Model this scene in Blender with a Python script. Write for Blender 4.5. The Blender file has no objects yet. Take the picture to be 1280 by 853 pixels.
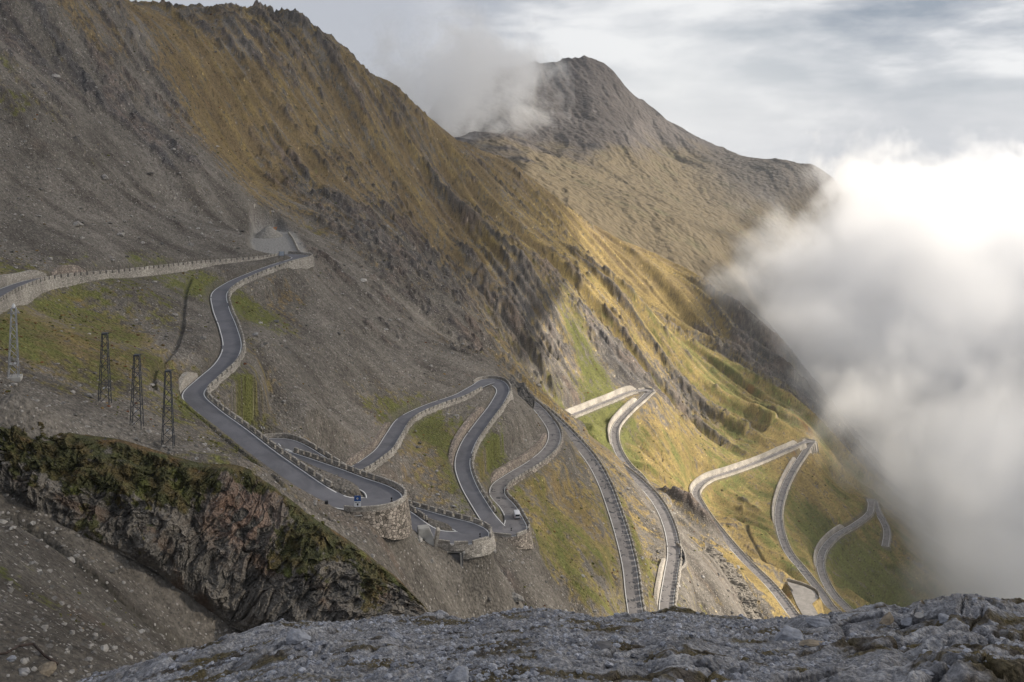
import bpy, bmesh, math, random
import numpy as np
from mathutils import Vector, Matrix

# ------------------------------------------------------------------ camera, sky, sun, exposure
sc = bpy.context.scene
COL = sc.collection
F = 1108.0; CX = 640.0; HR = 170.0          # focal length, centre column and horizon row of the 1280 px wide photograph
cam_d = bpy.data.cameras.new('camera'); cam = bpy.data.objects.new('camera', cam_d); COL.objects.link(cam)
cam.location = (0, 0, 0); cam.rotation_euler = (math.radians(90), 0, 0)
cam_d.sensor_width = 36; cam_d.lens = 36 * F / 1280; cam_d.shift_y = -(426.5 - HR) / 1280
cam_d.clip_start = 0.5; cam_d.clip_end = 60000
sc.camera = cam
SUN_DIR = Vector((0.905, 0.10, 0.41)).normalized()
world = bpy.data.worlds.new('World'); sc.world = world; world.use_nodes = True
sun_d = bpy.data.lights.new('sun', 'SUN'); sun = bpy.data.objects.new('sun', sun_d); COL.objects.link(sun)
sun_d.energy = 5.0; sun_d.angle = math.radians(0.6); sun_d.color = (1.0, 0.90, 0.76)
sun.rotation_euler = SUN_DIR.to_track_quat('Z', 'Y').to_euler(); sun.location = (300, 100, 300)
vs = sc.view_settings
vs.view_transform = 'Standard'; vs.look = 'None'; vs.gamma = 1; vs.exposure = 0.80; vs.use_curve_mapping = False
sc.render.engine = 'CYCLES'
cy = sc.cycles
cy.max_bounces = 14; cy.diffuse_bounces = 2; cy.glossy_bounces = 1; cy.transmission_bounces = 2
cy.volume_bounces = 11; cy.transparent_max_bounces = 8
cy.use_denoising = True
cy.volume_step_rate = 1.0; cy.volume_max_steps = 256

def world_nodes():
    nt = world.node_tree; N = nt.nodes; L = nt.links; N.clear()
    out = N.new('ShaderNodeOutputWorld')
    sky = N.new('ShaderNodeTexSky'); sky.sky_type = 'NISHITA'; sky.sun_disc = False
    sky.sun_elevation = math.asin(SUN_DIR.z); sky.sun_rotation = math.atan2(SUN_DIR.x, SUN_DIR.y)
    bg1 = N.new('ShaderNodeBackground'); bg1.inputs[1].default_value = 0.06; L.new(sky.outputs[0], bg1.inputs[0])
    tc = N.new('ShaderNodeTexCoord')
    sep = N.new('ShaderNodeSeparateXYZ'); L.new(tc.outputs['Generated'], sep.inputs[0])
    def mth(op, a, b=None, c=None):
        n = N.new('ShaderNodeMath'); n.operation = op
        for i, v in enumerate((a, b, c)):
            if v is None: continue
            if isinstance(v, (int, float)): n.inputs[i].default_value = v
            else: L.new(v, n.inputs[i])
        return n.outputs[0]
    # clouds lie in a layer: project the direction onto a dome flattened towards the horizon
    mp = N.new('ShaderNodeMapping'); mp.inputs['Scale'].default_value = (3.4, 3.4, 12.0); mp.inputs['Location'].default_value = (0.7, 0.2, 0.35)
    L.new(tc.outputs['Generated'], mp.inputs[0])
    n1 = N.new('ShaderNodeTexNoise'); n1.inputs['Scale'].default_value = 1.3; n1.inputs['Detail'].default_value = 11; n1.inputs['Roughness'].default_value = 0.56; n1.inputs['Distortion'].default_value = 0.15
    L.new(mp.outputs[0], n1.inputs[0])
    ramp = N.new('ShaderNodeValToRGB'); L.new(n1.outputs[0], ramp.inputs[0])
    el = ramp.color_ramp.elements
    el[0].position = 0.40; el[0].color = (0.21, 0.25, 0.31, 1)
    el[1].position = 0.60; el[1].color = (0.74, 0.74, 0.75, 1)
    e = ramp.color_ramp.elements.new(0.50); e.color = (0.40, 0.42, 0.465, 1)
    # the left of the sky is one even grey veil; the glow sits low, to the right of the peak
    lf = mth('MULTIPLY', mth('ADD', sep.outputs[0], 0.12), 6.0); 
    lfc = N.new('ShaderNodeClamp'); L.new(lf, lfc.inputs[0])
    veil = N.new('ShaderNodeMixRGB'); veil.inputs[1].default_value = (0.42, 0.435, 0.48, 1); L.new(ramp.outputs[0], veil.inputs[2]); L.new(lfc.outputs[0], veil.inputs[0])
    # brighter towards the horizon, where the cloud sea and far banks stand
    hz = N.new('ShaderNodeClamp'); L.new(mth('SUBTRACT', 1.0, mth('MULTIPLY', mth('ABSOLUTE', mth('ADD', sep.outputs[2], -0.0)), 9.0)), hz.inputs[0])
    hzf = mth('MULTIPLY', mth('MULTIPLY', hz.outputs[0], lfc.outputs[0]), 0.8)
    mix2 = N.new('ShaderNodeMixRGB'); L.new(hzf, mix2.inputs[0]); L.new(veil.outputs[0], mix2.inputs[1]); mix2.inputs[2].default_value = (0.54, 0.555, 0.59, 1)
    # the bright break in the cloud above the shoulder of the far mountain
    dv = N.new('ShaderNodeVectorMath'); dv.operation = 'DISTANCE'; L.new(tc.outputs['Generated'], dv.inputs[0]); dv.inputs[1].default_value = Vector((.17, 1, .075)).normalized()
    gl = mth('MULTIPLY', mth('MAXIMUM', mth('SUBTRACT', 1.0, mth('DIVIDE', dv.outputs['Value'], .22)), 0), mth('ADD', .25, n1.outputs[0]))
    mix3 = N.new('ShaderNodeMixRGB'); L.new(gl, mix3.inputs[0]); L.new(mix2.outputs[0], mix3.inputs[1]); mix3.inputs[2].default_value = (.78, .78, .78, 1); mix2 = mix3
    bg2 = N.new('ShaderNodeBackground'); bg2.inputs[1].default_value = 0.72; L.new(mix2.outputs[0], bg2.inputs[0])
    ms = N.new('ShaderNodeMixShader'); ms.inputs[0].default_value = 0.93
    L.new(bg1.outputs[0], ms.inputs[1]); L.new(bg2.outputs[0], ms.inputs[2]); L.new(ms.outputs[0], out.inputs['Surface'])
world_nodes()

# ------------------------------------------------------------------ helpers
rng = np.random.default_rng(7); random.seed(7)
_perm = np.random.default_rng(11).permutation(4096).astype(np.int64); _perm = np.concatenate([_perm, _perm])
_ga = np.random.default_rng(12).random(4096) * 2 * np.pi; _gx = np.cos(_ga); _gy = np.sin(_ga)
def perlin(x, y, seed=0):
    x = np.asarray(x, float) + seed * 37.17; y = np.asarray(y, float) - seed * 91.31
    xi = np.floor(x).astype(np.int64); yi = np.floor(y).astype(np.int64); fx = x - xi; fy = y - yi
    u = fx * fx * fx * (fx * (fx * 6 - 15) + 10); v = fy * fy * fy * (fy * (fy * 6 - 15) + 10)
    def g(ix, iy, dx, dy):
        h = _perm[(_perm[ix & 4095] + iy) & 4095]; return _gx[h] * dx + _gy[h] * dy
    a = g(xi, yi, fx, fy); b = g(xi + 1, yi, fx - 1, fy); c = g(xi, yi + 1, fx, fy - 1); d = g(xi + 1, yi + 1, fx - 1, fy - 1)
    return ((a + u * (b - a)) * (1 - v) + (c + u * (d - c)) * v) * 1.5
def fbm(x, y, oct=4, seed=0, gain=0.5):
    s = 0; a = 1; t = 0
    for k in range(oct):
        s = s + a * perlin(x * 2 ** k, y * 2 ** k, seed + k); t += a; a *= gain
    return s / t
def ridged(x, y, oct=4, seed=0, gain=0.55):
    s = 0; a = 1; t = 0
    for k in range(oct):
        s = s + a * (1 - 2 * np.abs(perlin(x * 2 ** k, y * 2 ** k, seed + k))); t += a; a *= gain
    return s / t
_wr = np.random.default_rng(5); _wx = _wr.random(4096); _wy = _wr.random(4096); _wv = _wr.random(4096)
def worley(x, y, seed=0):
    xi = np.floor(x).astype(np.int64); yi = np.floor(y).astype(np.int64)
    F1 = np.full(x.shape, 9.0); F2 = F1.copy(); V = np.zeros(x.shape)
    for a in (-1, 0, 1):
        for b in (-1, 0, 1):
            h = _perm[(_perm[(xi + a + seed * 17) & 4095] + yi + b) & 4095]
            d = np.hypot(xi + a + _wx[h] - x, yi + b + _wy[h] - y)
            n = d < F1; F2 = np.where(n, F1, np.minimum(F2, d)); V = np.where(n, _wv[h], V); F1 = np.where(n, d, F1)
    return F1, F2 - F1, V
def sstep(a, b, x):
    t = np.clip((x - a) / (b - a), 0, 1); return t * t * (3 - 2 * t)
def bilin(G, fx, fy):
    fx = np.clip(fx, 0, G.shape[1] - 1.001); fy = np.clip(fy, 0, G.shape[0] - 1.001)
    ix = fx.astype(int); iy = fy.astype(int); tx = fx - ix; ty = fy - iy
    return (G[iy, ix] * (1 - tx) + G[iy, ix + 1] * tx) * (1 - ty) + (G[iy + 1, ix] * (1 - tx) + G[iy + 1, ix + 1] * tx) * ty
def px(c, r, D):        # a point of the place, from where it shows and how far it is
    return np.array([(c - CX) / F * D, D, -(r - HR) / F * D])
def pz(c, r, z):
    return px(c, r, -z * F / (r - HR))

def mesh_np(name, verts, faces, mat=None, parent=None, smooth=True, cols=None, link=True):
    verts = np.asarray(verts, np.float32).reshape(-1, 3)
    me = bpy.data.meshes.new(name)
    if isinstance(faces, np.ndarray):
        n, k = faces.shape
        me.vertices.add(len(verts)); me.vertices.foreach_set('co', verts.ravel())
        me.loops.add(n * k); me.loops.foreach_set('vertex_index', faces.astype(np.int32).ravel())
        me.polygons.add(n); me.polygons.foreach_set('loop_start', (np.arange(n) * k).astype(np.int32))
        me.update(calc_edges=True)
    else:
        me.from_pydata(verts.tolist(), [], faces); me.update()
    me.polygons.foreach_set('use_smooth', np.full(len(me.polygons), smooth))
    if cols is not None:
        a = me.color_attributes.new('tint', 'FLOAT_COLOR', 'POINT')
        c = np.ones((len(verts), 4), np.float32); c[:, :cols.shape[1]] = cols; a.data.foreach_set('color', c.ravel())
    if mat: me.materials.append(mat)
    if not link: return me
    o = bpy.data.objects.new(name, me); COL.objects.link(o)
    if parent: o.parent = parent
    return o
def grid_faces(nr, nc, flip=False):
    i = np.arange(nr - 1)[:, None] * nc + np.arange(nc - 1)[None, :]
    f = np.stack([i, i + 1, i + nc + 1, i + nc], -1).reshape(-1, 4)
    return f[:, ::-1] if flip else f
def tag(o, label=None, cat=None, group=None, kind=None):
    if label: o['label'] = label
    if cat: o['category'] = cat; o['kind'] = 'thing'
    if group: o['group'] = group
    if kind: o['kind'] = kind
    return o
def empty(name, loc, rz=0):
    o = bpy.data.objects.new(name, None); COL.objects.link(o); o.location = loc; o.rotation_euler = (0, 0, rz); o.empty_display_size = 1; return o
def add_box(bm, cx, cy, cz, sx, sy, sz, rot=None, bevel=0):
    r = bmesh.ops.create_cube(bm, size=1)
    M = Matrix.Translation((cx, cy, cz)) @ (rot or Matrix.Identity(4)) @ Matrix.Diagonal((sx, sy, sz, 1))
    bmesh.ops.transform(bm, matrix=M, verts=r['verts'])
    if bevel: bmesh.ops.bevel(bm, geom=list({e for v in r['verts'] for e in v.link_edges}), offset=bevel, segments=2, affect='EDGES')
    return r['verts']
def add_bar(bm, p, q, r=0.05, n=6, r2=None):
    p = Vector(p); q = Vector(q); d = q - p
    rr = bmesh.ops.create_cone(bm, cap_ends=True, segments=n, radius1=r, radius2=r if r2 is None else r2, depth=d.length)
    bmesh.ops.transform(bm, matrix=Matrix.Translation((p + q) / 2) @ d.to_track_quat('Z', 'Y').to_matrix().to_4x4(), verts=rr['verts'])
def obj(name, bm, mat, parent=None, smooth=False):
    me = bpy.data.meshes.new(name); bm.to_mesh(me); bm.free(); me.materials.append(mat)
    for p in me.polygons: p.use_smooth = smooth
    o = bpy.data.objects.new(name, me); COL.objects.link(o)
    if parent: o.parent = parent
    return o

# ------------------------------------------------------------------ materials
def new_mat(name):
    m = bpy.data.materials.new(name); m.use_nodes = True; nt = m.node_tree
    b = nt.nodes['Principled BSDF']; return m, nt, nt.nodes, nt.links, b
def plain(name, col, rough=0.6, metal=0.0, var=0.15, scale=3.0, bump=0.0):
    m, nt, N, L, b = new_mat(name)
    tc = N.new('ShaderNodeTexCoord'); n = N.new('ShaderNodeTexNoise'); n.inputs['Scale'].default_value = scale; n.inputs['Detail'].default_value = 6
    L.new(tc.outputs['Object'], n.inputs[0])
    r = N.new('ShaderNodeValToRGB'); L.new(n.outputs[0], r.inputs[0])
    r.color_ramp.elements[0].position = .3; r.color_ramp.elements[1].position = .7
    r.color_ramp.elements[0].color = (*[c * (1 - var) for c in col], 1); r.color_ramp.elements[1].color = (*[min(1, c * (1 + var)) for c in col], 1)
    L.new(r.outputs[0], b.inputs['Base Color']); b.inputs['Roughness'].default_value = rough; b.inputs['Metallic'].default_value = metal
    b.inputs['Specular IOR Level'].default_value = 0.25
    if bump:
        bp = N.new('ShaderNodeBump'); bp.inputs['Strength'].default_value = bump; bp.inputs['Distance'].default_value = 0.1
        L.new(n.outputs[0], bp.inputs['Height']); L.new(bp.outputs[0], b.inputs['Normal'])
    return m
def ground_mat(name, fine, bumpd, spots=0.35, rough=0.95):
    # the tint attribute holds what grows or lies where; noise adds stones and tufts below the mesh's own detail
    m, nt, N, L, b = new_mat(name)
    a = N.new('ShaderNodeAttribute'); a.attribute_name = 'tint'
    tc = N.new('ShaderNodeTexCoord')
    n1 = N.new('ShaderNodeTexNoise'); n1.inputs['Scale'].default_value = fine; n1.inputs['Detail'].default_value = 5; n1.inputs['Roughness'].default_value = 0.7
    L.new(tc.outputs['Object'], n1.inputs[0])
    v = N.new('ShaderNodeTexVoronoi'); v.inputs['Scale'].default_value = fine * 1.3; L.new(tc.outputs['Object'], v.inputs[0])
    mr = N.new('ShaderNodeMapRange'); L.new(n1.outputs[0], mr.inputs[0]); mr.inputs[1].default_value = .3; mr.inputs[2].default_value = .7; mr.inputs[3].default_value = 1 - spots; mr.inputs[4].default_value = 1 + spots
    mul = N.new('ShaderNodeVectorMath'); mul.operation = 'SCALE'; L.new(a.outputs['Color'], mul.inputs[0]); L.new(mr.outputs[0], mul.inputs['Scale'])
    # a few pale stones among the rest
    hs = N.new('ShaderNodeSeparateColor'); L.new(v.outputs['Color'], hs.inputs[0])
    gt = N.new('ShaderNodeMath'); gt.operation = 'GREATER_THAN'; L.new(hs.outputs[0], gt.inputs[0]); gt.inputs[1].default_value = 0.9
    near = N.new('ShaderNodeMath'); near.operation = 'LESS_THAN'; L.new(v.outputs['Distance'], near.inputs[0]); near.inputs[1].default_value = 0.33
    st = N.new('ShaderNodeMath'); st.operation = 'MULTIPLY'; L.new(gt.outputs[0], st.inputs[0]); L.new(near.outputs[0], st.inputs[1])
    st2 = N.new('ShaderNodeMath'); st2.operation = 'MULTIPLY'; L.new(st.outputs[0], st2.inputs[0]); L.new(a.outputs['Alpha'], st2.inputs[1])
    mx = N.new('ShaderNodeMixRGB'); L.new(st2.outputs[0], mx.inputs[0]); L.new(mul.outputs[0], mx.inputs[1]); mx.inputs[2].default_value = (.34, .32, .30, 1)
    L.new(mx.outputs[0], b.inputs['Base Color'])
    bp = N.new('ShaderNodeBump'); bp.inputs['Strength'].default_value = 1.0; bp.inputs['Distance'].default_value = bumpd
    ad = N.new('ShaderNodeMath'); ad.operation = 'SUBTRACT'; L.new(n1.outputs[0], ad.inputs[0]); L.new(v.outputs['Distance'], ad.inputs[1])
    L.new(ad.outputs[0], bp.inputs['Height']); L.new(bp.outputs[0], b.inputs['Normal'])
    b.inputs['Roughness'].default_value = rough; b.inputs['Specular IOR Level'].default_value = 0.15
    return m
def stone_mat(name, c1, c2, mortar, scale=1.6, zs=1.6):
    m, nt, N, L, b = new_mat(name)
    tc = N.new('ShaderNodeTexCoord'); mp = N.new('ShaderNodeMapping'); mp.inputs['Scale'].default_value = (1, 1, zs); 
    g = N.new('ShaderNodeNewGeometry'); L.new(g.outputs['Position'], mp.inputs[0])
    v = N.new('ShaderNodeTexVoronoi'); v.inputs['Scale'].default_value = scale; L.new(mp.outputs[0], v.inputs[0])
    ve = N.new('ShaderNodeTexVoronoi'); ve.feature = 'DISTANCE_TO_EDGE'; ve.inputs['Scale'].default_value = scale; L.new(mp.outputs[0], ve.inputs[0])
    n = N.new('ShaderNodeTexNoise'); n.inputs['Scale'].default_value = 0.12; n.inputs['Detail'].default_value = 5; L.new(g.outputs['Position'], n.inputs[0])
    s = N.new('ShaderNodeSeparateColor'); L.new(v.outputs['Color'], s.inputs[0])
    mx = N.new('ShaderNodeMixRGB'); L.new(s.outputs[0], mx.inputs[0]); mx.inputs[1].default_value = (*c1, 1); mx.inputs[2].default_value = (*c2, 1)
    lt = N.new('ShaderNodeMapRange'); L.new(ve.outputs['Distance'], lt.inputs[0]); lt.inputs[1].default_value = 0.02; lt.inputs[2].default_value = 0.09
    mm = N.new('ShaderNodeMixRGB'); L.new(lt.outputs[0], mm.inputs[0]); mm.inputs[1].default_value = (*mortar, 1); L.new(mx.outputs[0], mm.inputs[2])
    mr = N.new('ShaderNodeMapRange'); L.new(n.outputs[0], mr.inputs[0]); mr.inputs[1].default_value = .3; mr.inputs[2].default_value = .7; mr.inputs[3].default_value = .72; mr.inputs[4].default_value = 1.2
    sc_ = N.new('ShaderNodeVectorMath'); sc_.operation = 'SCALE'; L.new(mm.outputs[0], sc_.inputs[0]); L.new(mr.outputs[0], sc_.inputs['Scale'])
    L.new(sc_.outputs[0], b.inputs['Base Color']); b.inputs['Roughness'].default_value = .9; b.inputs['Specular IOR Level'].default_value = .2
    bp = N.new('ShaderNodeBump'); bp.inputs['Distance'].default_value = .12; L.new(lt.outputs[0], bp.inputs['Height']); L.new(bp.outputs[0], b.inputs['Normal'])
    return m
def asphalt_mat():
    m, nt, N, L, b = new_mat('asphalt')
    g = N.new('ShaderNodeNewGeometry'); a = N.new('ShaderNodeAttribute'); a.attribute_name = 'tint'
    n = N.new('ShaderNodeTexNoise'); n.inputs['Scale'].default_value = 0.18; n.inputs['Detail'].default_value = 8; n.inputs['Roughness'].default_value = .65; n.inputs['Distortion'].default_value = .6; L.new(g.outputs['Position'], n.inputs[0])
    n2 = N.new('ShaderNodeTexNoise'); n2.inputs['Scale'].default_value = 6; n2.inputs['Detail'].default_value = 3; L.new(g.outputs['Position'], n2.inputs[0])
    mr = N.new('ShaderNodeMapRange'); L.new(n.outputs[0], mr.inputs[0]); mr.inputs[1].default_value = .38; mr.inputs[2].default_value = .62; mr.inputs[3].default_value = .82; mr.inputs[4].default_value = 1.12
    mr2 = N.new('ShaderNodeMapRange'); L.new(n2.outputs[0], mr2.inputs[0]); mr2.inputs[3].default_value = .85; mr2.inputs[4].default_value = 1.15
    mu = N.new('ShaderNodeMath'); mu.operation = 'MULTIPLY'; L.new(mr.outputs[0], mu.inputs[0]); L.new(mr2.outputs[0], mu.inputs[1])
    s = N.new('ShaderNodeVectorMath'); s.operation = 'SCALE'; L.new(a.outputs['Color'], s.inputs[0]); L.new(mu.outputs[0], s.inputs['Scale'])
    # tar-sealed cracks and repair patches on the older stretches (alpha of the tint)
    n3 = N.new('ShaderNodeTexNoise'); n3.inputs['Scale'].default_value = .35; n3.inputs['Detail'].default_value = 2; n3.inputs['Distortion'].default_value = 1.5; L.new(g.outputs['Position'], n3.inputs[0])
    cr = N.new('ShaderNodeMapRange'); L.new(n3.outputs[0], cr.inputs[0]); cr.inputs[1].default_value = .6; cr.inputs[2].default_value = .63
    cm = N.new('ShaderNodeMath'); cm.operation = 'MULTIPLY'; L.new(cr.outputs[0], cm.inputs[0]); L.new(a.outputs['Alpha'], cm.inputs[1])
    mx = N.new('ShaderNodeMixRGB'); L.new(cm.outputs[0], mx.inputs[0]); L.new(s.outputs[0], mx.inputs[1]); mx.inputs[2].default_value = (.07, .07, .075, 1)
    L.new(mx.outputs[0], b.inputs['Base Color']); b.inputs['Roughness'].default_value = .8; b.inputs['Specular IOR Level'].default_value = .3
    return m
M_ground = ground_mat('mountain_ground', 1.1, 0.5)
M_far = ground_mat('far_ground', 0.06, 5.0, 0.18)
M_cliff = ground_mat('cliff_rock', 1.6, 0.35, 0.3)
M_fore = ground_mat('foreground_rock', 11.0, 0.08, 0.55)
M_asphalt = asphalt_mat()
M_line = plain('road_paint', (.72, .72, .70), .6, var=.1)
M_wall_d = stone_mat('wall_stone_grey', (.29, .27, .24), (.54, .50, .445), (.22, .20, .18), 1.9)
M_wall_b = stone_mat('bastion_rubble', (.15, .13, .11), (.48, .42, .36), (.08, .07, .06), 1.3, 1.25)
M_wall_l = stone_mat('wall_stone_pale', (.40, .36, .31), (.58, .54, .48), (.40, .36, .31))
M_wall_r = stone_mat('wall_stone_rubble', (.20, .17, .145), (.40, .34, .29), (.12, .105, .09), 1.1, 1.2)
M_conc = plain('concrete', (.36, .35, .33), .85, var=.2, scale=.6, bump=.3)
M_concd = plain('stained_concrete', (.11, .11, .115), .9, var=.25, scale=.4)
M_steel = plain('weathered_steel', (.06, .065, .075), .6, .3)
M_galv = plain('galvanised_steel', (.30, .31, .33), .5, .4)
M_black = plain('black_plastic', (.02, .02, .022), .6)
M_white = plain('white_paint', (.72, .73, .75), .35, var=.05)
M_blue = plain('blue_sign_face', (.03, .09, .28), .4, var=.05)
# ------------------------------------------------------------------ the route of the road: (column, row, height) of its centre, hairpin apexes marked
ROUTE = [(-130,455,-36),(-85,424,-37),(-42,393,-37.8),(-12,374,-38.6),(14,361,-39.3),(45,350.5,-40),(80,345,-40.8),(130,342,-43),(190,335,-45.5),(250,328.5,-48),(310,324,-50),(350,319,-51.2),
 'h',(377,321.5,-51.6),(350,330,-52.0),(320,341,-53.0),(290,354,-54.5),(275,366,-56.2),(276,385,-58.3),(285,410,-61),(290,435,-62.5),(280,455,-63.7),(258,475,-65),(241,493,-66),(258,512,-67.3),(292,538,-69.2),(330,567,-71),(368,595,-73),(400,616,-74.3),(425,628,-75.2),(450,632,-76),
 'h',(479,627,-76.8),(472,612,-77.5),(448,603,-78.5),(415,591,-80),(380,578,-81),(347,566,-82),
 'h',(330,553,-83.2),(350,551,-84.3),(368,558,-85.5),(390,571,-87),(415,588,-88.7),(455,612,-90.5),(500,642,-92.2),(545,669,-93.7),
 'h',(591,672,-95.6),(583,660,-96.4),(560,653,-97.2),(530,645,-98.2),(490,632,-98.9),(455,613,-99.6),(428,600,-100.5),(455,581,-101),(478,564,-101.8),(492,543,-102.5),(507,523,-103.3),(540,507,-104.3),(575,495,-105.3),(595,484,-106),
 'h',(614,476,-106.8),(628,485,-107.6),(622,503,-109),(602,530,-111),(585,555,-112.7),(578,580,-114.5),(585,605,-116.5),(599,630,-118.5),(613,652,-120.3),(626,665,-121),
 'h',(641,664,-121.7),(643,650,-122.5),(635,634,-123.7),(622,619,-125),(624,607,-126),(642,594,-127),(668,578,-128.3),(688,560,-130),(693,542,-131.5),(682,522,-133),(666,505,-135),
 'h',(650,495,-137.5),(672,508,-140.5),(692,524,-143.5),(715,547,-147.5),(740,577,-152),(755,605,-156),(768,640,-160),(779,675,-163),(787,710,-166.5),(792,750,-170),(803,800,-174.5),
 'h',(825,830,-177),(832,800,-179),(833,755,-182),(838,720,-184.5),(842,690,-187),(835,655,-190),(820,626,-193),(795,599,-196.5),(770,580,-199.5),(745,563,-203),(722,548,-206),(697,537,-209),(705,525,-212),(735,512,-215),(765,500,-217.5),(790,490,-219.5),
 'h',(812,488,-221),(805,497,-222.5),(785,515,-225),(769,536,-227.5),(771,560,-230.5),(784,582,-233.5),(800,598,-236),(822,640,-240.5),(838,700,-247),(880,760,-253),(930,790,-258),
 'h',(1010,800,-266),(988,765,-269.5),(965,735,-272),(930,700,-276),(900,665,-280),(878,635,-284),(870,615,-286.5),(885,600,-289),(915,590,-292),(950,577,-295),(985,562,-298),
 'h',(1014,551,-300.5),(1008,562,-303),(990,590,-306),(977,620,-309),(973,650,-312),(985,690,-316),(1005,715,-319),(1025,740,-322),(1045,765,-325),
 'h',(1078,780,-329),(1062,765,-332),(1040,742,-334),(1026,712,-337),(1028,690,-340),(1045,670,-343),(1070,655,-346),(1087,641,-349),
 'h',(1090,625,-352),(1097,640,-355),(1108,662,-359),(1106,685,-362)]
pts = []; apex_ctrl = []
for p in ROUTE:
    if p == 'h': apex_ctrl.append(len(pts)); continue
    pts.append(pz(*p))
pts = np.array(pts)
def catmull(P, sub=24):
    out = []; t0 = []
    for i in range(len(P) - 1):
        p0 = P[max(i - 1, 0)]; p1 = P[i]; p2 = P[i + 1]; p3 = P[min(i + 2, len(P) - 1)]
        d1 = max(np.linalg.norm(p1[:2] - p0[:2]), 1e-3) ** .5; d2 = np.linalg.norm(p2[:2] - p1[:2]) ** .5; d3 = max(np.linalg.norm(p3[:2] - p2[:2]), 1e-3) ** .5
        t = np.linspace(0, 1, sub, endpoint=False)[:, None] * d2
        if i == 0: m1 = (p2 - p1) / d2
        else: m1 = (p1 - p0) / d1 - (p2 - p0) / (d1 + d2) + (p2 - p1) / d2
        if i == len(P) - 2: m2 = (p2 - p1) / d2
        else: m2 = (p2 - p1) / d2 - (p3 - p1) / (d2 + d3) + (p3 - p2) / d3
        m1 = m1 * d2; m2 = m2 * d2; s = t / d2
        out.append((2*s**3-3*s**2+1)*p1 + (s**3-2*s**2+s)*m1 + (-2*s**3+3*s**2)*p2 + (s**3-s**2)*m2); t0.append(i + s[:, 0])
    out.append(P[-1:]); t0.append([len(P) - 1]); return np.concatenate(out), np.concatenate(t0)
def resample(P, T, step):
    s = np.concatenate([[0], np.cumsum(np.linalg.norm(np.diff(P[:, :2], axis=0), axis=1))])
    q = np.arange(0, s[-1], step)
    return np.stack([np.interp(q, s, P[:, k]) for k in range(3)], 1), np.interp(q, s, T), q
Pd, Td = catmull(pts)
STEP = 1.2
R, RT, RS = resample(Pd, Td, STEP)
def smooth1(a, n, it=1):
    k = np.ones(2 * n + 1) / (2 * n + 1)
    for _ in range(it):
        a = np.stack([np.convolve(np.pad(a[:, j], n, mode='edge'), k, 'valid') for j in range(a.shape[1])], 1)
    return a
Rz = smooth1(R[:, 2:3], 8, 2); R[:, :2] = smooth1(R[:, :2], 1, 2); R[:, 2] = Rz[:, 0]
R0 = R.copy()
NR = len(R)
T = np.gradient(R[:, :2], axis=0); T /= np.linalg.norm(T, axis=1)[:, None]
LN = np.stack([-T[:, 1], T[:, 0]], 1)                       # left normal
apex = [int(np.argmin(np.abs(RT - a))) for a in apex_ctrl]
HW = np.full(NR, 2.9)
for a in apex:
    d = np.abs(np.arange(NR) - a) * STEP; HW = np.maximum(HW, 2.9 + 1.3 * np.exp(-(d / 8) ** 2))
route_len = RS[-1]

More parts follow.
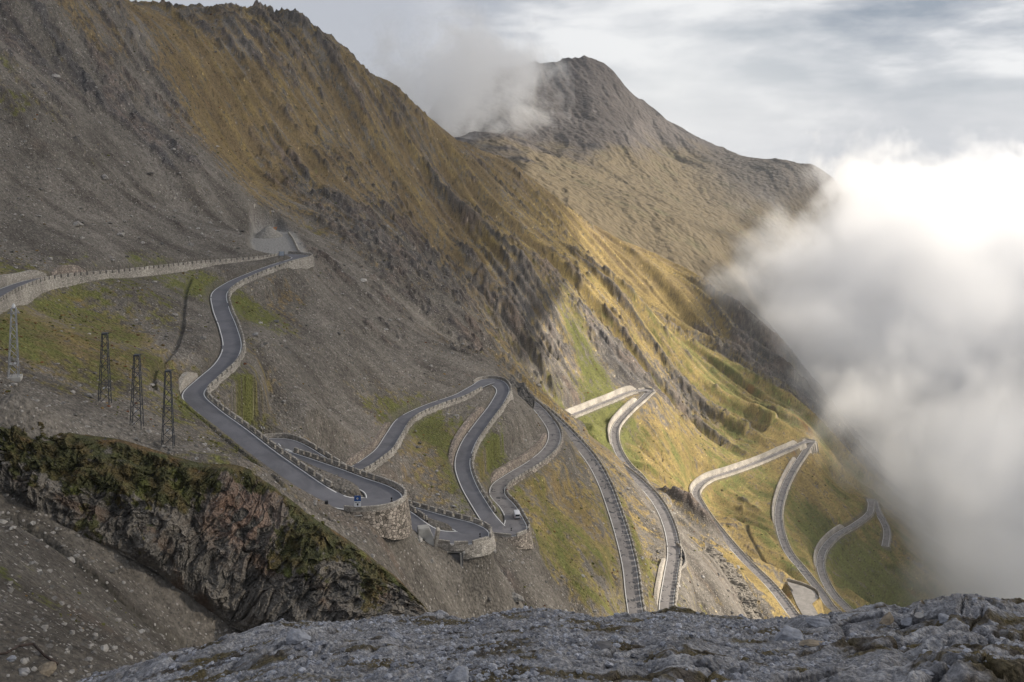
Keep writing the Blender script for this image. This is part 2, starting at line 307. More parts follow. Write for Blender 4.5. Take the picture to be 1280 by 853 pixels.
# ------------------------------------------------------------------ the mountain: smooth body through the road and surveyed points
CT = [(0,340,243),(0,250,292),(100,250,335),(200,250,400),(60,150,365),(0,150,345),(120,150,410),(200,150,470),(0,60,385),(150,60,490),(100,100,435),(230,100,530),(250,180,480),
 (-60,10,400),(-60,200,290),(200,305,335),(100,310,285),(280,290,385),(240,220,430),
 (0,0,430),(60,0,455),(150,6,520),(180,14,560),(225,26,600),(262,26,632),(290,22,650),(318,44,672),(345,46,710),(385,44,760),(420,62,800),(450,84,845),(500,122,905),(530,150,945),(560,172,985),(600,192,1050),(650,216,1120),(700,252,1150),(760,297,1180),(820,322,1210),(860,342,1230),(900,366,1215),(940,388,1180),(960,412,1120),(975,440,1080),(1000,500,980),(1012,535,912),
 (300,200,540),(420,250,560),(400,150,660),(350,100,640),(500,250,700),(450,200,690),(450,350,430),(480,420,385),(400,420,330),(400,350,385),(350,430,284),(400,500,290),(350,530,253),(350,500,262),(350,465,272),(320,500,258),(320,465,263),(420,555,262),(340,370,340),
 (560,350,630),(560,430,430),(520,400,445),(600,400,530),(640,440,520),(620,450,430),(560,300,740),(700,460,705),(740,470,745),(640,330,760),(700,370,790),(760,430,800),(800,380,930),(850,450,920),(860,520,830),(920,500,930),(930,450,1020),(900,560,800),(600,250,900),(560,230,880),(760,340,1080),(880,410,1090),(660,250,1030),(950,530,880),
 (640,560,343),(660,620,322),(700,620,347),(700,680,314),(740,700,318),(740,740,300),(680,700,276),(655,697,266),(665,690,272),(640,700,258),
 (610,728,206),(596,730,203),(625,720,212),(560,705,200),(545,690,202),(600,770,202),(500,700,183),(516,682,187),(540,705,196),(470,662,176),(450,700,164),(430,660,172),(520,752,178),(480,745,163),
 (765,590,440),(775,610,430),(790,650,412),(800,700,382),(755,572,450),(735,552,478),(716,538,520),(805,600,545),(790,586,548),(775,574,562),(832,615,535),(848,640,485),(854,665,440),(700,760,288),(650,765,245),(600,853,180),(760,760,308),(800,853,280),
 (860,690,402),(872,705,398),(865,760,372),(905,720,448),(930,765,430),(885,662,582),(862,628,602),(900,700,480),(935,735,500),
 (1040,600,862),(1060,590,905),(1100,700,760),(1080,740,715),(1030,650,768),
 (330,262,470),(352,275,472),(322,318,372),(340,314,385),(322,299,432),(366,296,440),(372,312,398),(345,300,425),
 (0,700,108),(50,750,104),(0,850,75),(100,850,82),(150,800,108),(200,850,100),(100,700,131),(0,650,128),(230,800,138),(50,675,128),
 (200,722,146),(100,652,143),(0,603,140),(300,782,150),(400,772,150),(480,775,152),
 (0,505,151),(100,543,156),(200,566,159),(300,584,165),(340,604,166),(400,652,166),(470,702,164),
 (209,560,165),(170,537,170),(130,507,175),(17,478,150),
 (50,430,192),(100,480,186),(150,430,227),(200,400,263),(240,380,288),(180,370,268),(240,440,245),(60,400,222),(0,415,190),(100,378,250),(40,385,228),(220,470,222),(270,545,196),(330,590,184)]
CW = [(450,800,-430),(500,1000,-440),(600,1300,-460),(350,600,-410),(250,450,-380),(200,300,-320),(110,200,-220),(40,150,-130),(0,100,-85),(-25,128,-90),(20,250,-150),(60,270,-175),(120,380,-245),(200,470,-310),
 (-346,600,50),(-320,760,40),(-260,900,20),(-190,1000,-30),(-130,1120,-80),(-60,1250,-130),(20,1350,-180),(130,1400,-230),(260,1420,-290),(380,1350,-340),(430,1200,-370),(-420,400,150),(-420,250,130),(-250,150,40),(-160,80,0),(420,1050,-380),
 (-330,350,110),(-60,60,-38)]
cp = [px(*c) for c in CT] + [np.array(c, float) for c in CW] + [R[i] for i in range(0, NR, 7)]
cp = np.array(cp)
S = 300.0
def tps_fit(P, lam):
    n = len(P); X = P[:, :2] / S
    d2 = ((X[:, None] - X[None]) ** 2).sum(-1); K = 0.5 * d2 * np.log(d2 + 1e-12) + lam * np.eye(n)
    A = np.zeros((n + 3, n + 3)); A[:n, :n] = K; A[:n, n] = 1; A[:n, n+1:] = X; A[n, :n] = 1; A[n+1:, :n] = X.T
    b = np.zeros(n + 3); b[:n] = P[:, 2]; return np.linalg.solve(A, b), X
def tps_eval(W, X, x, y):
    out = np.empty(x.size); q = np.stack([x.ravel(), y.ravel()], 1) / S
    for i in range(0, len(q), 20000):
        qq = q[i:i+20000]; d2 = (qq[:, 0:1] - X[None, :, 0]) ** 2 + (qq[:, 1:2] - X[None, :, 1]) ** 2
        out[i:i+20000] = (0.5 * d2 * np.log(d2 + 1e-12)) @ W[:-3] + W[-3] + qq @ W[-2:]
    return out.reshape(x.shape)
W, XC = tps_fit(cp, 2e-5)
GX0, GX1, GY0, GY1, GC = -520.0, 760.0, 30.0, 1460.0, 2.0
gxs = np.arange(GX0, GX1 + .1, GC * 2); gys = np.arange(GY0, GY1 + .1, GC * 2)
gX, gY = np.meshgrid(gxs, gys); Bc = tps_eval(W, XC, gX, gY)
gxs = np.arange(GX0, GX1 - 4, GC); gys = np.arange(GY0, GY1 - 4, GC); gX, gY = np.meshgrid(gxs, gys)
B = bilin(Bc, (gX - GX0) / (2 * GC), (gY - GY0) / (2 * GC))
for _ in range(2):
    Bp = np.pad(B, 1, mode='edge'); B = (Bp[:-2, 1:-1] + Bp[2:, 1:-1] + Bp[1:-1, :-2] + Bp[1:-1, 2:] + 4 * B) / 8
def base(x, y): return bilin(B, (x - GX0) / GC, (y - GY0) / GC)
# streaks that follow the fall line: noise smeared along the slope's own gradient
gy_, gx_ = np.gradient(B, GC); gm = np.sqrt(gx_ ** 2 + gy_ ** 2) + 1e-6; SLOPE = gm
fxv = -gx_ / gm; fyv = -gy_ / gm
def lic(noise, L, h=3.0):
    acc = noise.copy(); w = 1.0
    n = int(L / h)
    for sgn in (1, -1):
        X = (gX - GX0) / GC; Y = (gY - GY0) / GC
        for k in range(n):
            vx = bilin(fxv, X, Y); vy = bilin(fyv, X, Y); X = X + sgn * vx * h / GC; Y = Y + sgn * vy * h / GC
            ww = 1 - k / n; acc = acc + ww * bilin(noise, X, Y); w += ww
    acc /= w; return (acc - acc.mean()) / acc.std()
def smooth_noise(cell, seed): return perlin(gX / cell, gY / cell, seed) + .5 * perlin(gX / cell * 2, gY / cell * 2, seed + 1)
LA = lic(np.random.default_rng(3).standard_normal(B.shape), 36, 2.5)
LB = lic(smooth_noise(11, 20), 80, 4)
LC = lic(smooth_noise(34, 30), 170, 6)
LA2 = lic(smooth_noise(5, 24), 50, 3)
def G(A, x, y): return bilin(A, (x - GX0) / GC, (y - GY0) / GC)

# what covers the slope, read at points of the place: (column, row, grass, green, rock)
CC = [(60,200,.12,.4,.1),(150,170,.05,.3,.15),(20,280,.15,.5,.1),(250,250,.03,.2,.05),(200,300,.0,.2,.1),(100,290,.05,.3,.05),(300,260,.02,.2,.0),(120,130,.1,.0,.85),(180,165,.05,.0,.9),(60,60,.35,.3,.9),(90,100,.2,.1,.9),(210,190,.0,.0,.75),(40,20,.3,.2,.7),(310,330,.0,.1,.0),(20,110,.5,.5,.5),(100,30,.6,.2,.5),(150,60,.55,.2,.5),(170,90,.25,.1,.6),(230,50,.85,.1,.2),(290,40,.6,.1,.7),(400,70,.6,.1,.6),
 (260,110,.9,.1,.15),(300,130,.9,.05,.2),(360,140,.8,.1,.35),(430,130,.75,.1,.4),(350,190,.75,.2,.5),(280,190,.95,.3,.05),(330,250,.85,.35,.2),(420,250,.6,.15,.75),(480,200,.8,.1,.4),(520,180,.7,.1,.5),(550,230,.75,.1,.5),(600,230,.85,.1,.25),(480,310,.4,.1,.7),(450,370,.15,.1,.5),(400,330,.2,.1,.5),(540,340,.55,.1,.75),(600,300,.8,.15,.4),(650,270,.8,.05,.4),(700,290,.85,.1,.35),(500,270,.7,.1,.5),
 (650,370,.6,.15,.8),(700,420,.6,.3,.75),(600,400,.55,.1,.7),(560,400,.2,.1,.5),(640,440,.75,.4,.4),(740,465,.85,.95,.2),(700,470,.4,.4,.7),(780,470,.2,.1,.9),(780,390,.85,.3,.5),(780,330,1,.2,.1),(850,370,1,.25,.1),(850,450,.9,.5,.35),(900,480,.95,.6,.2),(950,510,1,.55,.15),(900,400,.8,.2,.6),(940,410,.4,.3,.9),(965,450,.4,.3,.9),(860,500,.6,.3,.8),(900,540,.95,.6,.4),(830,540,.9,.4,.4),
 (480,440,.03,.2,.4),(400,470,.05,.2,.1),(330,430,.35,.4,.1),(305,385,.8,.9,0),(350,370,.5,.1,.2),(420,420,.12,.1,.2),(350,500,.45,.3,.05),(420,530,.02,.2,.1),(320,525,.6,.6,0),(530,560,.75,.5,0),(520,535,.9,.8,0),(545,620,.65,.4,0),(480,600,.35,.3,0),(520,600,.55,.3,0),(590,640,.5,.8,0),(640,540,.2,.4,0),(610,580,.75,.6,0),(625,560,.6,.9,0),(650,520,.05,.1,.2),
 (660,610,.75,.5,0),(700,620,.75,.35,.1),(680,660,.85,.6,.05),(720,680,.85,.6,.1),(750,730,.6,.5,.1),(760,570,.6,.1,.2),(780,620,.65,.1,.3),(815,640,.3,.1,.3),(800,690,.8,.6,.1),(870,690,.15,.1,.4),(860,650,.4,.05,.25),(900,655,.75,.1,.3),(850,745,.3,.4,.4),(830,590,.95,.4,.1),
 (740,545,1,.95,0),(760,515,1,.95,0),(850,580,1,.5,.05),(820,520,.6,.2,.6),(850,600,.95,.5,.1),(950,610,.95,.6,.1),(900,640,1,.5,.05),(960,680,1,.55,.05),(940,720,1,.3,.1),(1040,610,.95,.6,.05),(1020,590,.9,.3,.05),(1050,690,.95,.8,0),(1010,600,.9,.2,.05),
 (480,690,.03,0,.5),(560,720,.02,0,.4),(640,725,.02,0,.4),(700,745,.03,0,.3),(670,695,.1,.2,.4),(450,670,.0,0,.1),
 (50,430,1,.6,0),(100,440,.95,.55,.0),(150,420,.85,.5,0),(180,440,.7,.5,0),(120,470,.5,.5,0),(200,400,.5,.5,0),(240,420,.05,.2,0),(180,365,.6,.6,0),(90,390,.8,.7,0),(60,480,.45,.4,0),(250,520,.6,.6,0),(300,575,.5,.6,0),(100,515,.12,.2,0),(180,550,.1,.2,0),(370,630,.3,.3,0),(230,350,.85,.9,0),(260,400,.02,.2,.0),
 (50,720,.35,.7,.1),(100,770,.25,.5,.1),(150,800,.1,.3,.1),(40,810,.1,.2,.2),(20,660,.05,.2,.1),(200,790,.05,.2,.1),
 (310,300,.0,.1,.0),(330,270,.0,.1,.0),(345,262,.3,.3,.1)]
def march(c, r):
    t = np.geomspace(60, 1380, 1500); x = (c - CX) / F * t; z = -(r - HR) / F * t; zb = base(x, t)
    k = np.argmax(z < zb) if (z < zb).any() else len(t) - 1
    return x[k], t[k], zb[k]
cc = []
for c in CC:
    p = march(c[0], c[1]); cc.append((p[0], p[1]) + tuple(c[2:]))
cc = np.array(cc)
g2x, g2y = np.meshgrid(np.arange(GX0, GX1, 6.0), np.arange(GY0, GY1, 6.0))
acc = np.zeros(g2x.shape + (3,)); ws = np.zeros(g2x.shape)
for k in range(len(cc)):
    d2 = (g2x - cc[k, 0]) ** 2 + (g2y - cc[k, 1]) ** 2
    w = 1.0 / (d2 + 36.0) ** 2; ws += w; acc += w[..., None] * cc[k, 2:]
acc /= ws[..., None]
def cover(x, y, j): return bilin(acc[..., j], (x - GX0) / 6, (y - GY0) / 6)

# the slope's mesh: fan of rows, denser near
NU, NY = 1400, 1750
UU = np.linspace(-0.74, 0.74, NU); YY = np.geomspace(62, 1400, NY)
U2, Y2 = np.meshgrid(UU, YY); X2 = U2 * Y2
zb = base(X2, Y2)
DIST = np.full(X2.shape, 1e3); RZ = np.zeros(X2.shape); RI = np.zeros(X2.shape, np.int32)
du = UU[1] - UU[0]; ly0 = math.log(YY[0]); dly = math.log(YY[1] / YY[0])
def stamp(P, HWs, DISTa, RZa, RIa=None, reach=22):
    for i in range(len(P) - 1):
        ax, ay, az = P[i]; bx, by, bz = P[i + 1]; my = (ay + by) / 2; mx = (ax + bx) / 2
        j0 = int((math.log(max(my - reach, 63)) - ly0) / dly); j1 = int((math.log(min(max(my + reach, 64), 1399)) - ly0) / dly) + 1
        lo = min((mx - reach) / (my - reach if mx - reach > 0 else my + reach), (mx - reach) / (my + reach), (mx - reach) / max(my - reach, 10)); hi = max((mx + reach) / (my + reach), (mx + reach) / max(my - reach, 10))
        i0 = max(int((lo - UU[0]) / du), 0); i1 = min(int((hi - UU[0]) / du) + 1, NU)
        if i1 <= i0 or j1 <= j0: continue
        xs = X2[j0:j1, i0:i1]; ys = Y2[j0:j1, i0:i1]; dx = bx - ax; dy = by - ay; l2 = dx * dx + dy * dy
        t = np.clip(((xs - ax) * dx + (ys - ay) * dy) / l2, 0, 1)
        d = np.hypot(xs - ax - t * dx, ys - ay - t * dy) - (HWs[i] - 2.9)
        sub = DISTa[j0:j1, i0:i1]; m = d < sub
        if RIa is not None: RIa[j0:j1, i0:i1][m] = i
        sub[m] = d[m]; RZa[j0:j1, i0:i1][m] = (az + t * (bz - az))[m]
stamp(R, HW, DIST, RZ, RI)
bast = sum(np.exp(-((np.arange(NR) - apex[k] - o) * STEP / w) ** 2) for k, o, w in ((1, 2, 11), (3, 0, 13), (4, 2, 9), (5, 4, 12), (0, 4, 7), (10, 3, 12)))
grass = cover(X2, Y2, 0); green = cover(X2, Y2, 1); rock = cover(X2, Y2, 2)
la = G(LA, X2, Y2); la2 = G(LA2, X2, Y2); lb = G(LB, X2, Y2); lc = G(LC, X2, Y2); slp = G(SLOPE, X2, Y2)
far = sstep(8, 45, DIST) if False else sstep(3.2, 20, DIST)
big = sstep(380, 620, Y2) * .75 + .25
fl = .18 + .82 * sstep(330, 560, Y2); la = la * fl; la2 = la2 * (.3 + .7 * fl)
n1 = fbm(X2 / 26, Y2 / 26, 4, 1); n2 = fbm(X2 / 5.5, Y2 / 5.5, 3, 9); n0 = fbm(X2 / 90, Y2 / 90, 3, 40)
rmask = sstep(.32, .55, rock * .60 + .10 * la2 + .08 * lb + .30 * n1 + .26 * n2)
wk = rmask > .02
crag = np.zeros(X2.shape); Xk = X2[wk]; Yk = Y2[wk]; wq = 2.5 * n2[wk]
u_ = (Xk * .77 - Yk * .64 + wq); v_ = (Xk * .64 + Yk * .77 + wq)
_, e1, v1 = worley(u_ / 22, v_ / 7.5, 31); _, e2, v2 = worley(u_ / 4.2, v_ / 2.4, 32)
crag[wk] = ridged(u_ / 26, v_ / 9, 5, 60) * .95 + (v1 - .4) * .85 * sstep(0, .22, e1) + (v2 - .5) * .16 + .25 * fbm(u_ / 5, v_ / 3, 3, 64)
isl = sstep(150, 190, Y2)                                   # calmer where the near banks are
amp = .45 + .75 * sstep(-.5, .6, n0)
detail = (lc * (2.4 + 1.7 * sstep(450, 750, Y2)) * big + lb * 1.35 * big * amp + la2 * .32 * amp + la * .09 + n1 * 2.6 * big + n2 * .7) * (0.35 + .65 * isl)
detail = detail + rmask * crag * 4.2 * (.45 + .55 * big)
wm = sstep(14, 60, DIST) * .8 + .2
detail = detail * np.where(Y2 < 700, np.minimum(wm + sstep(500, 700, Y2), 1), np.maximum(wm, .5)) * far
ZZ = zb + detail
ZZ = ZZ + 0.06 * perlin(X2 * 1.1, Y2 * 1.1, 77) * sstep(3.5, 5, DIST)
tcut = sstep(3.15, 3.95, DIST)
lim = .75 * np.clip(DIST - 3.9, 0, 99) + .45 * np.clip(DIST - 6.5, 0, 99) ** 2; nb = np.clip(bast[RI] + .35 * (RI < apex[0] - 45), 0, 1)     # banks beside the road, bastions stand free
lo_ = RZ - .9 - lim - 12 * nb; hi_ = RZ + 1.5 + lim * 1.1
ZZ = np.where(DIST < 21, np.clip(ZZ, lo_, hi_), ZZ)
ZZ = (RZ - 0.3) * (1 - tcut) + ZZ * tcut

# the gravel yard behind the top hairpin, with the cut bank above it
def inpoly(x, y, poly):
    ins = np.zeros(x.shape, bool); n = len(poly)
    for i in range(n):
        x1, y1 = poly[i]; x2, y2 = poly[(i + 1) % n]
        c = ((y1 > y) != (y2 > y)) & (x < (x2 - x1) * (y - y1) / (y2 - y1 + 1e-12) + x1); ins ^= c
    return ins
def polydist(x, y, poly):
    d = np.full(x.shape, 1e9); n = len(poly)
    for i in range(n):
        ax, ay = poly[i]; bx, by = poly[(i + 1) % n]; dx, dy = bx - ax, by - ay
        t = np.clip(((x - ax) * dx + (y - ay) * dy) / (dx * dx + dy * dy), 0, 1); d = np.minimum(d, np.hypot(x - ax - t * dx, y - ay - t * dy))
    return np.where(inpoly(x, y, poly), -d, d)
YARDZ = -50.8
yard = [tuple(pz(c, r, YARDZ)[:2]) for c, r in ((322,317),(350,316.5),(376,316),(371,303),(364,292.5),(345,289),(322,291),(317,303))]
sub = (Y2 > 340) & (Y2 < 560) & (X2 < -40) & (X2 > -200)
yd = np.full(X2.shape, 99.0); yd[sub] = polydist(X2[sub], Y2[sub], yard)
k = sstep(5.0, 0.0, yd) * sstep(2.9, 4.5, DIST)
ZZ = ZZ * (1 - k) + (YARDZ + .12 * n2) * k
LOTZ = -272.6                                               # paved lay-by beside the lower road
lot = [tuple(pz(c, r, LOTZ)[:2]) for c, r in ((984,727),(1005,733),(1018,739),(1024,747),(1015,755),(1036,790),(1015,790),(996,756))]
sub = (Y2 > 440) & (Y2 < 640) & (X2 > 120) & (X2 < 240)
ld = np.full(X2.shape, 99.0); ld[sub] = polydist(X2[sub], Y2[sub], lot)
k = sstep(4.5, 0.6, ld) * sstep(3.2, 5.5, DIST); ZZ = ZZ * (1 - k) + (LOTZ - .3) * k
LAYZ = -186.9                                               # gravel lay-by with the black box
lay = [tuple(pz(c, r, LAYZ)[:2]) for c, r in ((846,682),(850,684),(856,696),(857,706),(850,713),(844,712),(845,697))]
sub = (Y2 > 330) & (Y2 < 470) & (X2 > 50) & (X2 < 110)
yd2 = np.full(X2.shape, 99.0); yd2[sub] = polydist(X2[sub], Y2[sub], lay)
k = sstep(1.8, 0.1, yd2) * sstep(2.9, 4.2, DIST); ZZ = ZZ * (1 - k) + LAYZ * k
# ditches and footpaths: narrow channels worn across the slope
def channel(cols_rows, width, depth):
    P = np.array([march(c, r) for c, r in cols_rows]); P, _ = catmull(P, 10); 
    D_ = np.full(X2.shape, 1e3); Z_ = np.zeros(X2.shape); stamp(P, np.full(len(P), 2.9), D_, Z_, None, 9); return sstep(width, width * .2, D_) * depth
ch = channel([(238,348),(233,360),(229,385),(226,415),(219,435),(205,450),(192,465),(191,477),(196,486),(215,495),(232,507),(260,530),(290,556),(320,580),(350,604),(385,632),(410,648)], 1.0, 1.0)
ch += channel([(933,667),(935,675),(950,690),(962,703),(964,713)], 2.4, 2.2)
ch += channel([(0,640),(40,662),(80,690),(120,722),(160,758),(200,790),(235,808)], 2.6, 2.4)
ZZ -= ch * sstep(3.5, 6, DIST)
def hz(x, y):           # height of the finished slope
    x = np.asarray(x, float); y = np.asarray(y, float)
    return bilin(ZZ, (x / y - UU[0]) / du, (np.log(y) - ly0) / dly)

# colours of what lies and grows there
def lerp(a, b, t): return a + (b - a) * t[..., None]
C_scree = np.array([.172, .156, .136]); C_scree2 = np.array([.095, .084, .072]); C_pale = np.array([.26, .25, .235])
C_ochre = np.array([.255, .19, .075]); C_brown = np.array([.175, .13, .072]); C_green = np.array([.125, .128, .042]); C_dgreen = np.array([.075, .09, .025]); C_rust = np.array([.22, .085, .03])
C_rock = np.array([.095, .09, .09]); C_rockb = np.array([.17, .13, .105])
f1 = fbm(X2 / 14, Y2 / 14, 4, 100); f2 = fbm(X2 / 3.0, Y2 / 3.0, 3, 110); f3 = fbm(X2 / 1.1, Y2 / 1.1, 2, 120)
c = lerp(np.broadcast_to(C_scree, X2.shape + (3,)), C_scree2, sstep(-.5, .9, f1 + .25 * lb))
c = lerp(c, C_pale, sstep(.75, 1.8, la * .5 + la2 * .5 + f2 * .8) * .75)
gm_ = sstep(.40, .66, grass * .86 + .05 * la2 + .09 * la + .34 * f1 + .42 * f2 + .22 * f3)
gr = lerp(np.broadcast_to(C_ochre, X2.shape + (3,)), C_brown, sstep(-.2, 1.0, -.25 * lb + f1 * .9 + .3 * f2 + .75 - 1.0 * sstep(-60, 90, X2) + .9 * sstep(900, 1200, Y2 - X2 * .5)))  # golden on the sunlit right, browner in the shaded left: light painted into grass
hue = sstep(.35, .75, green + .35 * f1 + .25 * f2 + .07 * la)
gr = lerp(gr, C_green, hue)
gr = lerp(gr, C_dgreen, sstep(.15, .7, f2 + .4 * f1) * sstep(.3, .8, green) * .8)
gr = lerp(gr, C_rust, sstep(.42, .75, fbm(X2 / 17, Y2 / 17, 3, 140) + .15 * f2) * .55 * sstep(700, 560, Y2) + sstep(.35, .6, fbm(X2 / 30, Y2 / 30, 3, 150)) * .5 * sstep(230, 260, X2))
c = lerp(c, gr, gm_)
rc = lerp(np.broadcast_to(C_rock, X2.shape + (3,)), C_rockb, sstep(-.2, .8, n1 + .5 * f2))
rc = lerp(rc, C_pale * .8, sstep(.3, 1.0, f2 + .4 * crag) * .5); rc = lerp(rc, C_rock * .45, sstep(.1, .6, fbm(X2 / 6, Y2 / 6, 3, 170)) * .5)
c = lerp(c, rc, rmask * .9)
c = c * (1 - .32 * sstep(150, 120, Y2))[..., None]                          # ground darker on the near bank
spk = np.random.default_rng(91).random(X2.shape); spk2 = np.random.default_rng(92).random(X2.shape)
c = c * (1 + .40 * f3 + .30 * f2 + .05 * np.clip(la, -2, 2))[..., None]
c = c * (1 + (spk2 - .5) * .25)[..., None]
mid = fbm(X2 / 38, Y2 / 38, 4, 180) + .5 * fbm(X2 / 9, Y2 / 9, 3, 185); c = c * (1 - .42 * np.clip(mid, -.6, 1.2))[..., None]
c = lerp(c, np.array([.135, .095, .07]), sstep(.25, .7, fbm(X2 / 45, Y2 / 20, 3, 190) + .2 * f2) * (1 - gm_) * .5)
c = np.where((spk < .007 * (1 - gm_ * .7))[..., None], c * 2.3, c); c = np.where((spk > .975)[..., None], c * .45, c)   # single stones, and dark specks painted as the shade between them
c = lerp(c, C_scree * .8, sstep(6.0, 3.4, DIST + 1.2 * f2) * .7)                 # verges
c = lerp(c, np.array([.31, .30, .285]), sstep(4.5, -.5, yd + f2)); c = lerp(c, np.array([.23, .22, .21]), sstep(1.0, 0, yd2))
c = lerp(c, np.array([.075, .075, .06]), np.clip(ch / 2.0, 0, 1) * .45)
ROUGH = np.clip(1 - gm_ * .8, .1, 1)
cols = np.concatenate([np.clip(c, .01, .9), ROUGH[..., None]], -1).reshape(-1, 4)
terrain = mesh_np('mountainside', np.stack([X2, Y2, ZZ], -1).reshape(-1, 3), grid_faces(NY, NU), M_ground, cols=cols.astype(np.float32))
tag(terrain, kind='structure')
# ------------------------------------------------------------------ road surface and its painted edge lines
def ribbon(P, N_, offs, dz, close=False):
    rows = []
    for o_, z_ in zip(offs, dz):
        rows.append(np.stack([P[:, 0] + N_[:, 0] * o_, P[:, 1] + N_[:, 1] * o_, P[:, 2] + z_], -1))
    V = np.stack(rows, 1); return V.reshape(-1, 3), grid_faces(len(P), len(offs))
def age(i):
    s = RT[i]; return s
old = sstep(apex[5] - 20, apex[5] + 30, np.arange(NR))       # from the sixth hairpin on the surface is older and paler
acr = []
V = []; 
offs = np.linspace(-1, 1, 7)
V = np.stack([np.stack([R[:, 0] + LN[:, 0] * HW * o_ * -1, R[:, 1] + LN[:, 1] * HW * o_ * -1, R[:, 2] + .05 * (1 - abs(o_))], -1) for o_ in offs], 1)
base_c = np.array([.135, .135, .15])[None] * (1 - old[:, None]) + np.array([.22, .205, .20])[None] * old[:, None]
mott = 1 + .06 * fbm(RS / 30, RS * 0, 2, 3)
rc_ = (base_c * mott[:, None])[:, None, :] * (1 - .10 * np.exp(-((np.abs(offs) - .5) / .16) ** 2))[None, :, None]
rc_ = np.concatenate([rc_, np.repeat(old[:, None, None], 7, 1)], -1)
road = mesh_np('road', V.reshape(-1, 3), grid_faces(NR, 7), M_asphalt, cols=rc_.reshape(-1, 4).astype(np.float32)); tag(road, kind='structure')
lv = []; lf = []
for sgn in (1, -1):
    off = (HW - .32) * sgn
    a = np.stack([R[:, 0] + LN[:, 0] * (off - .11), R[:, 1] + LN[:, 1] * (off - .11), R[:, 2] + .028], -1)
    b = np.stack([R[:, 0] + LN[:, 0] * (off + .11), R[:, 1] + LN[:, 1] * (off + .11), R[:, 2] + .028], -1)
    k0 = len(lv); lv += np.stack([a, b], 1).reshape(-1, 3).tolist()
    wear = perlin(RS / 9, RS * 0 + sgn * 3.3, 5)
    for i in range(NR - 1):
        if wear[i] < -.55: continue
        lf.append([k0 + 2 * i, k0 + 2 * i + 2, k0 + 2 * i + 3, k0 + 2 * i + 1])
tag(mesh_np('road_markings', lv, lf, M_line), kind='structure')

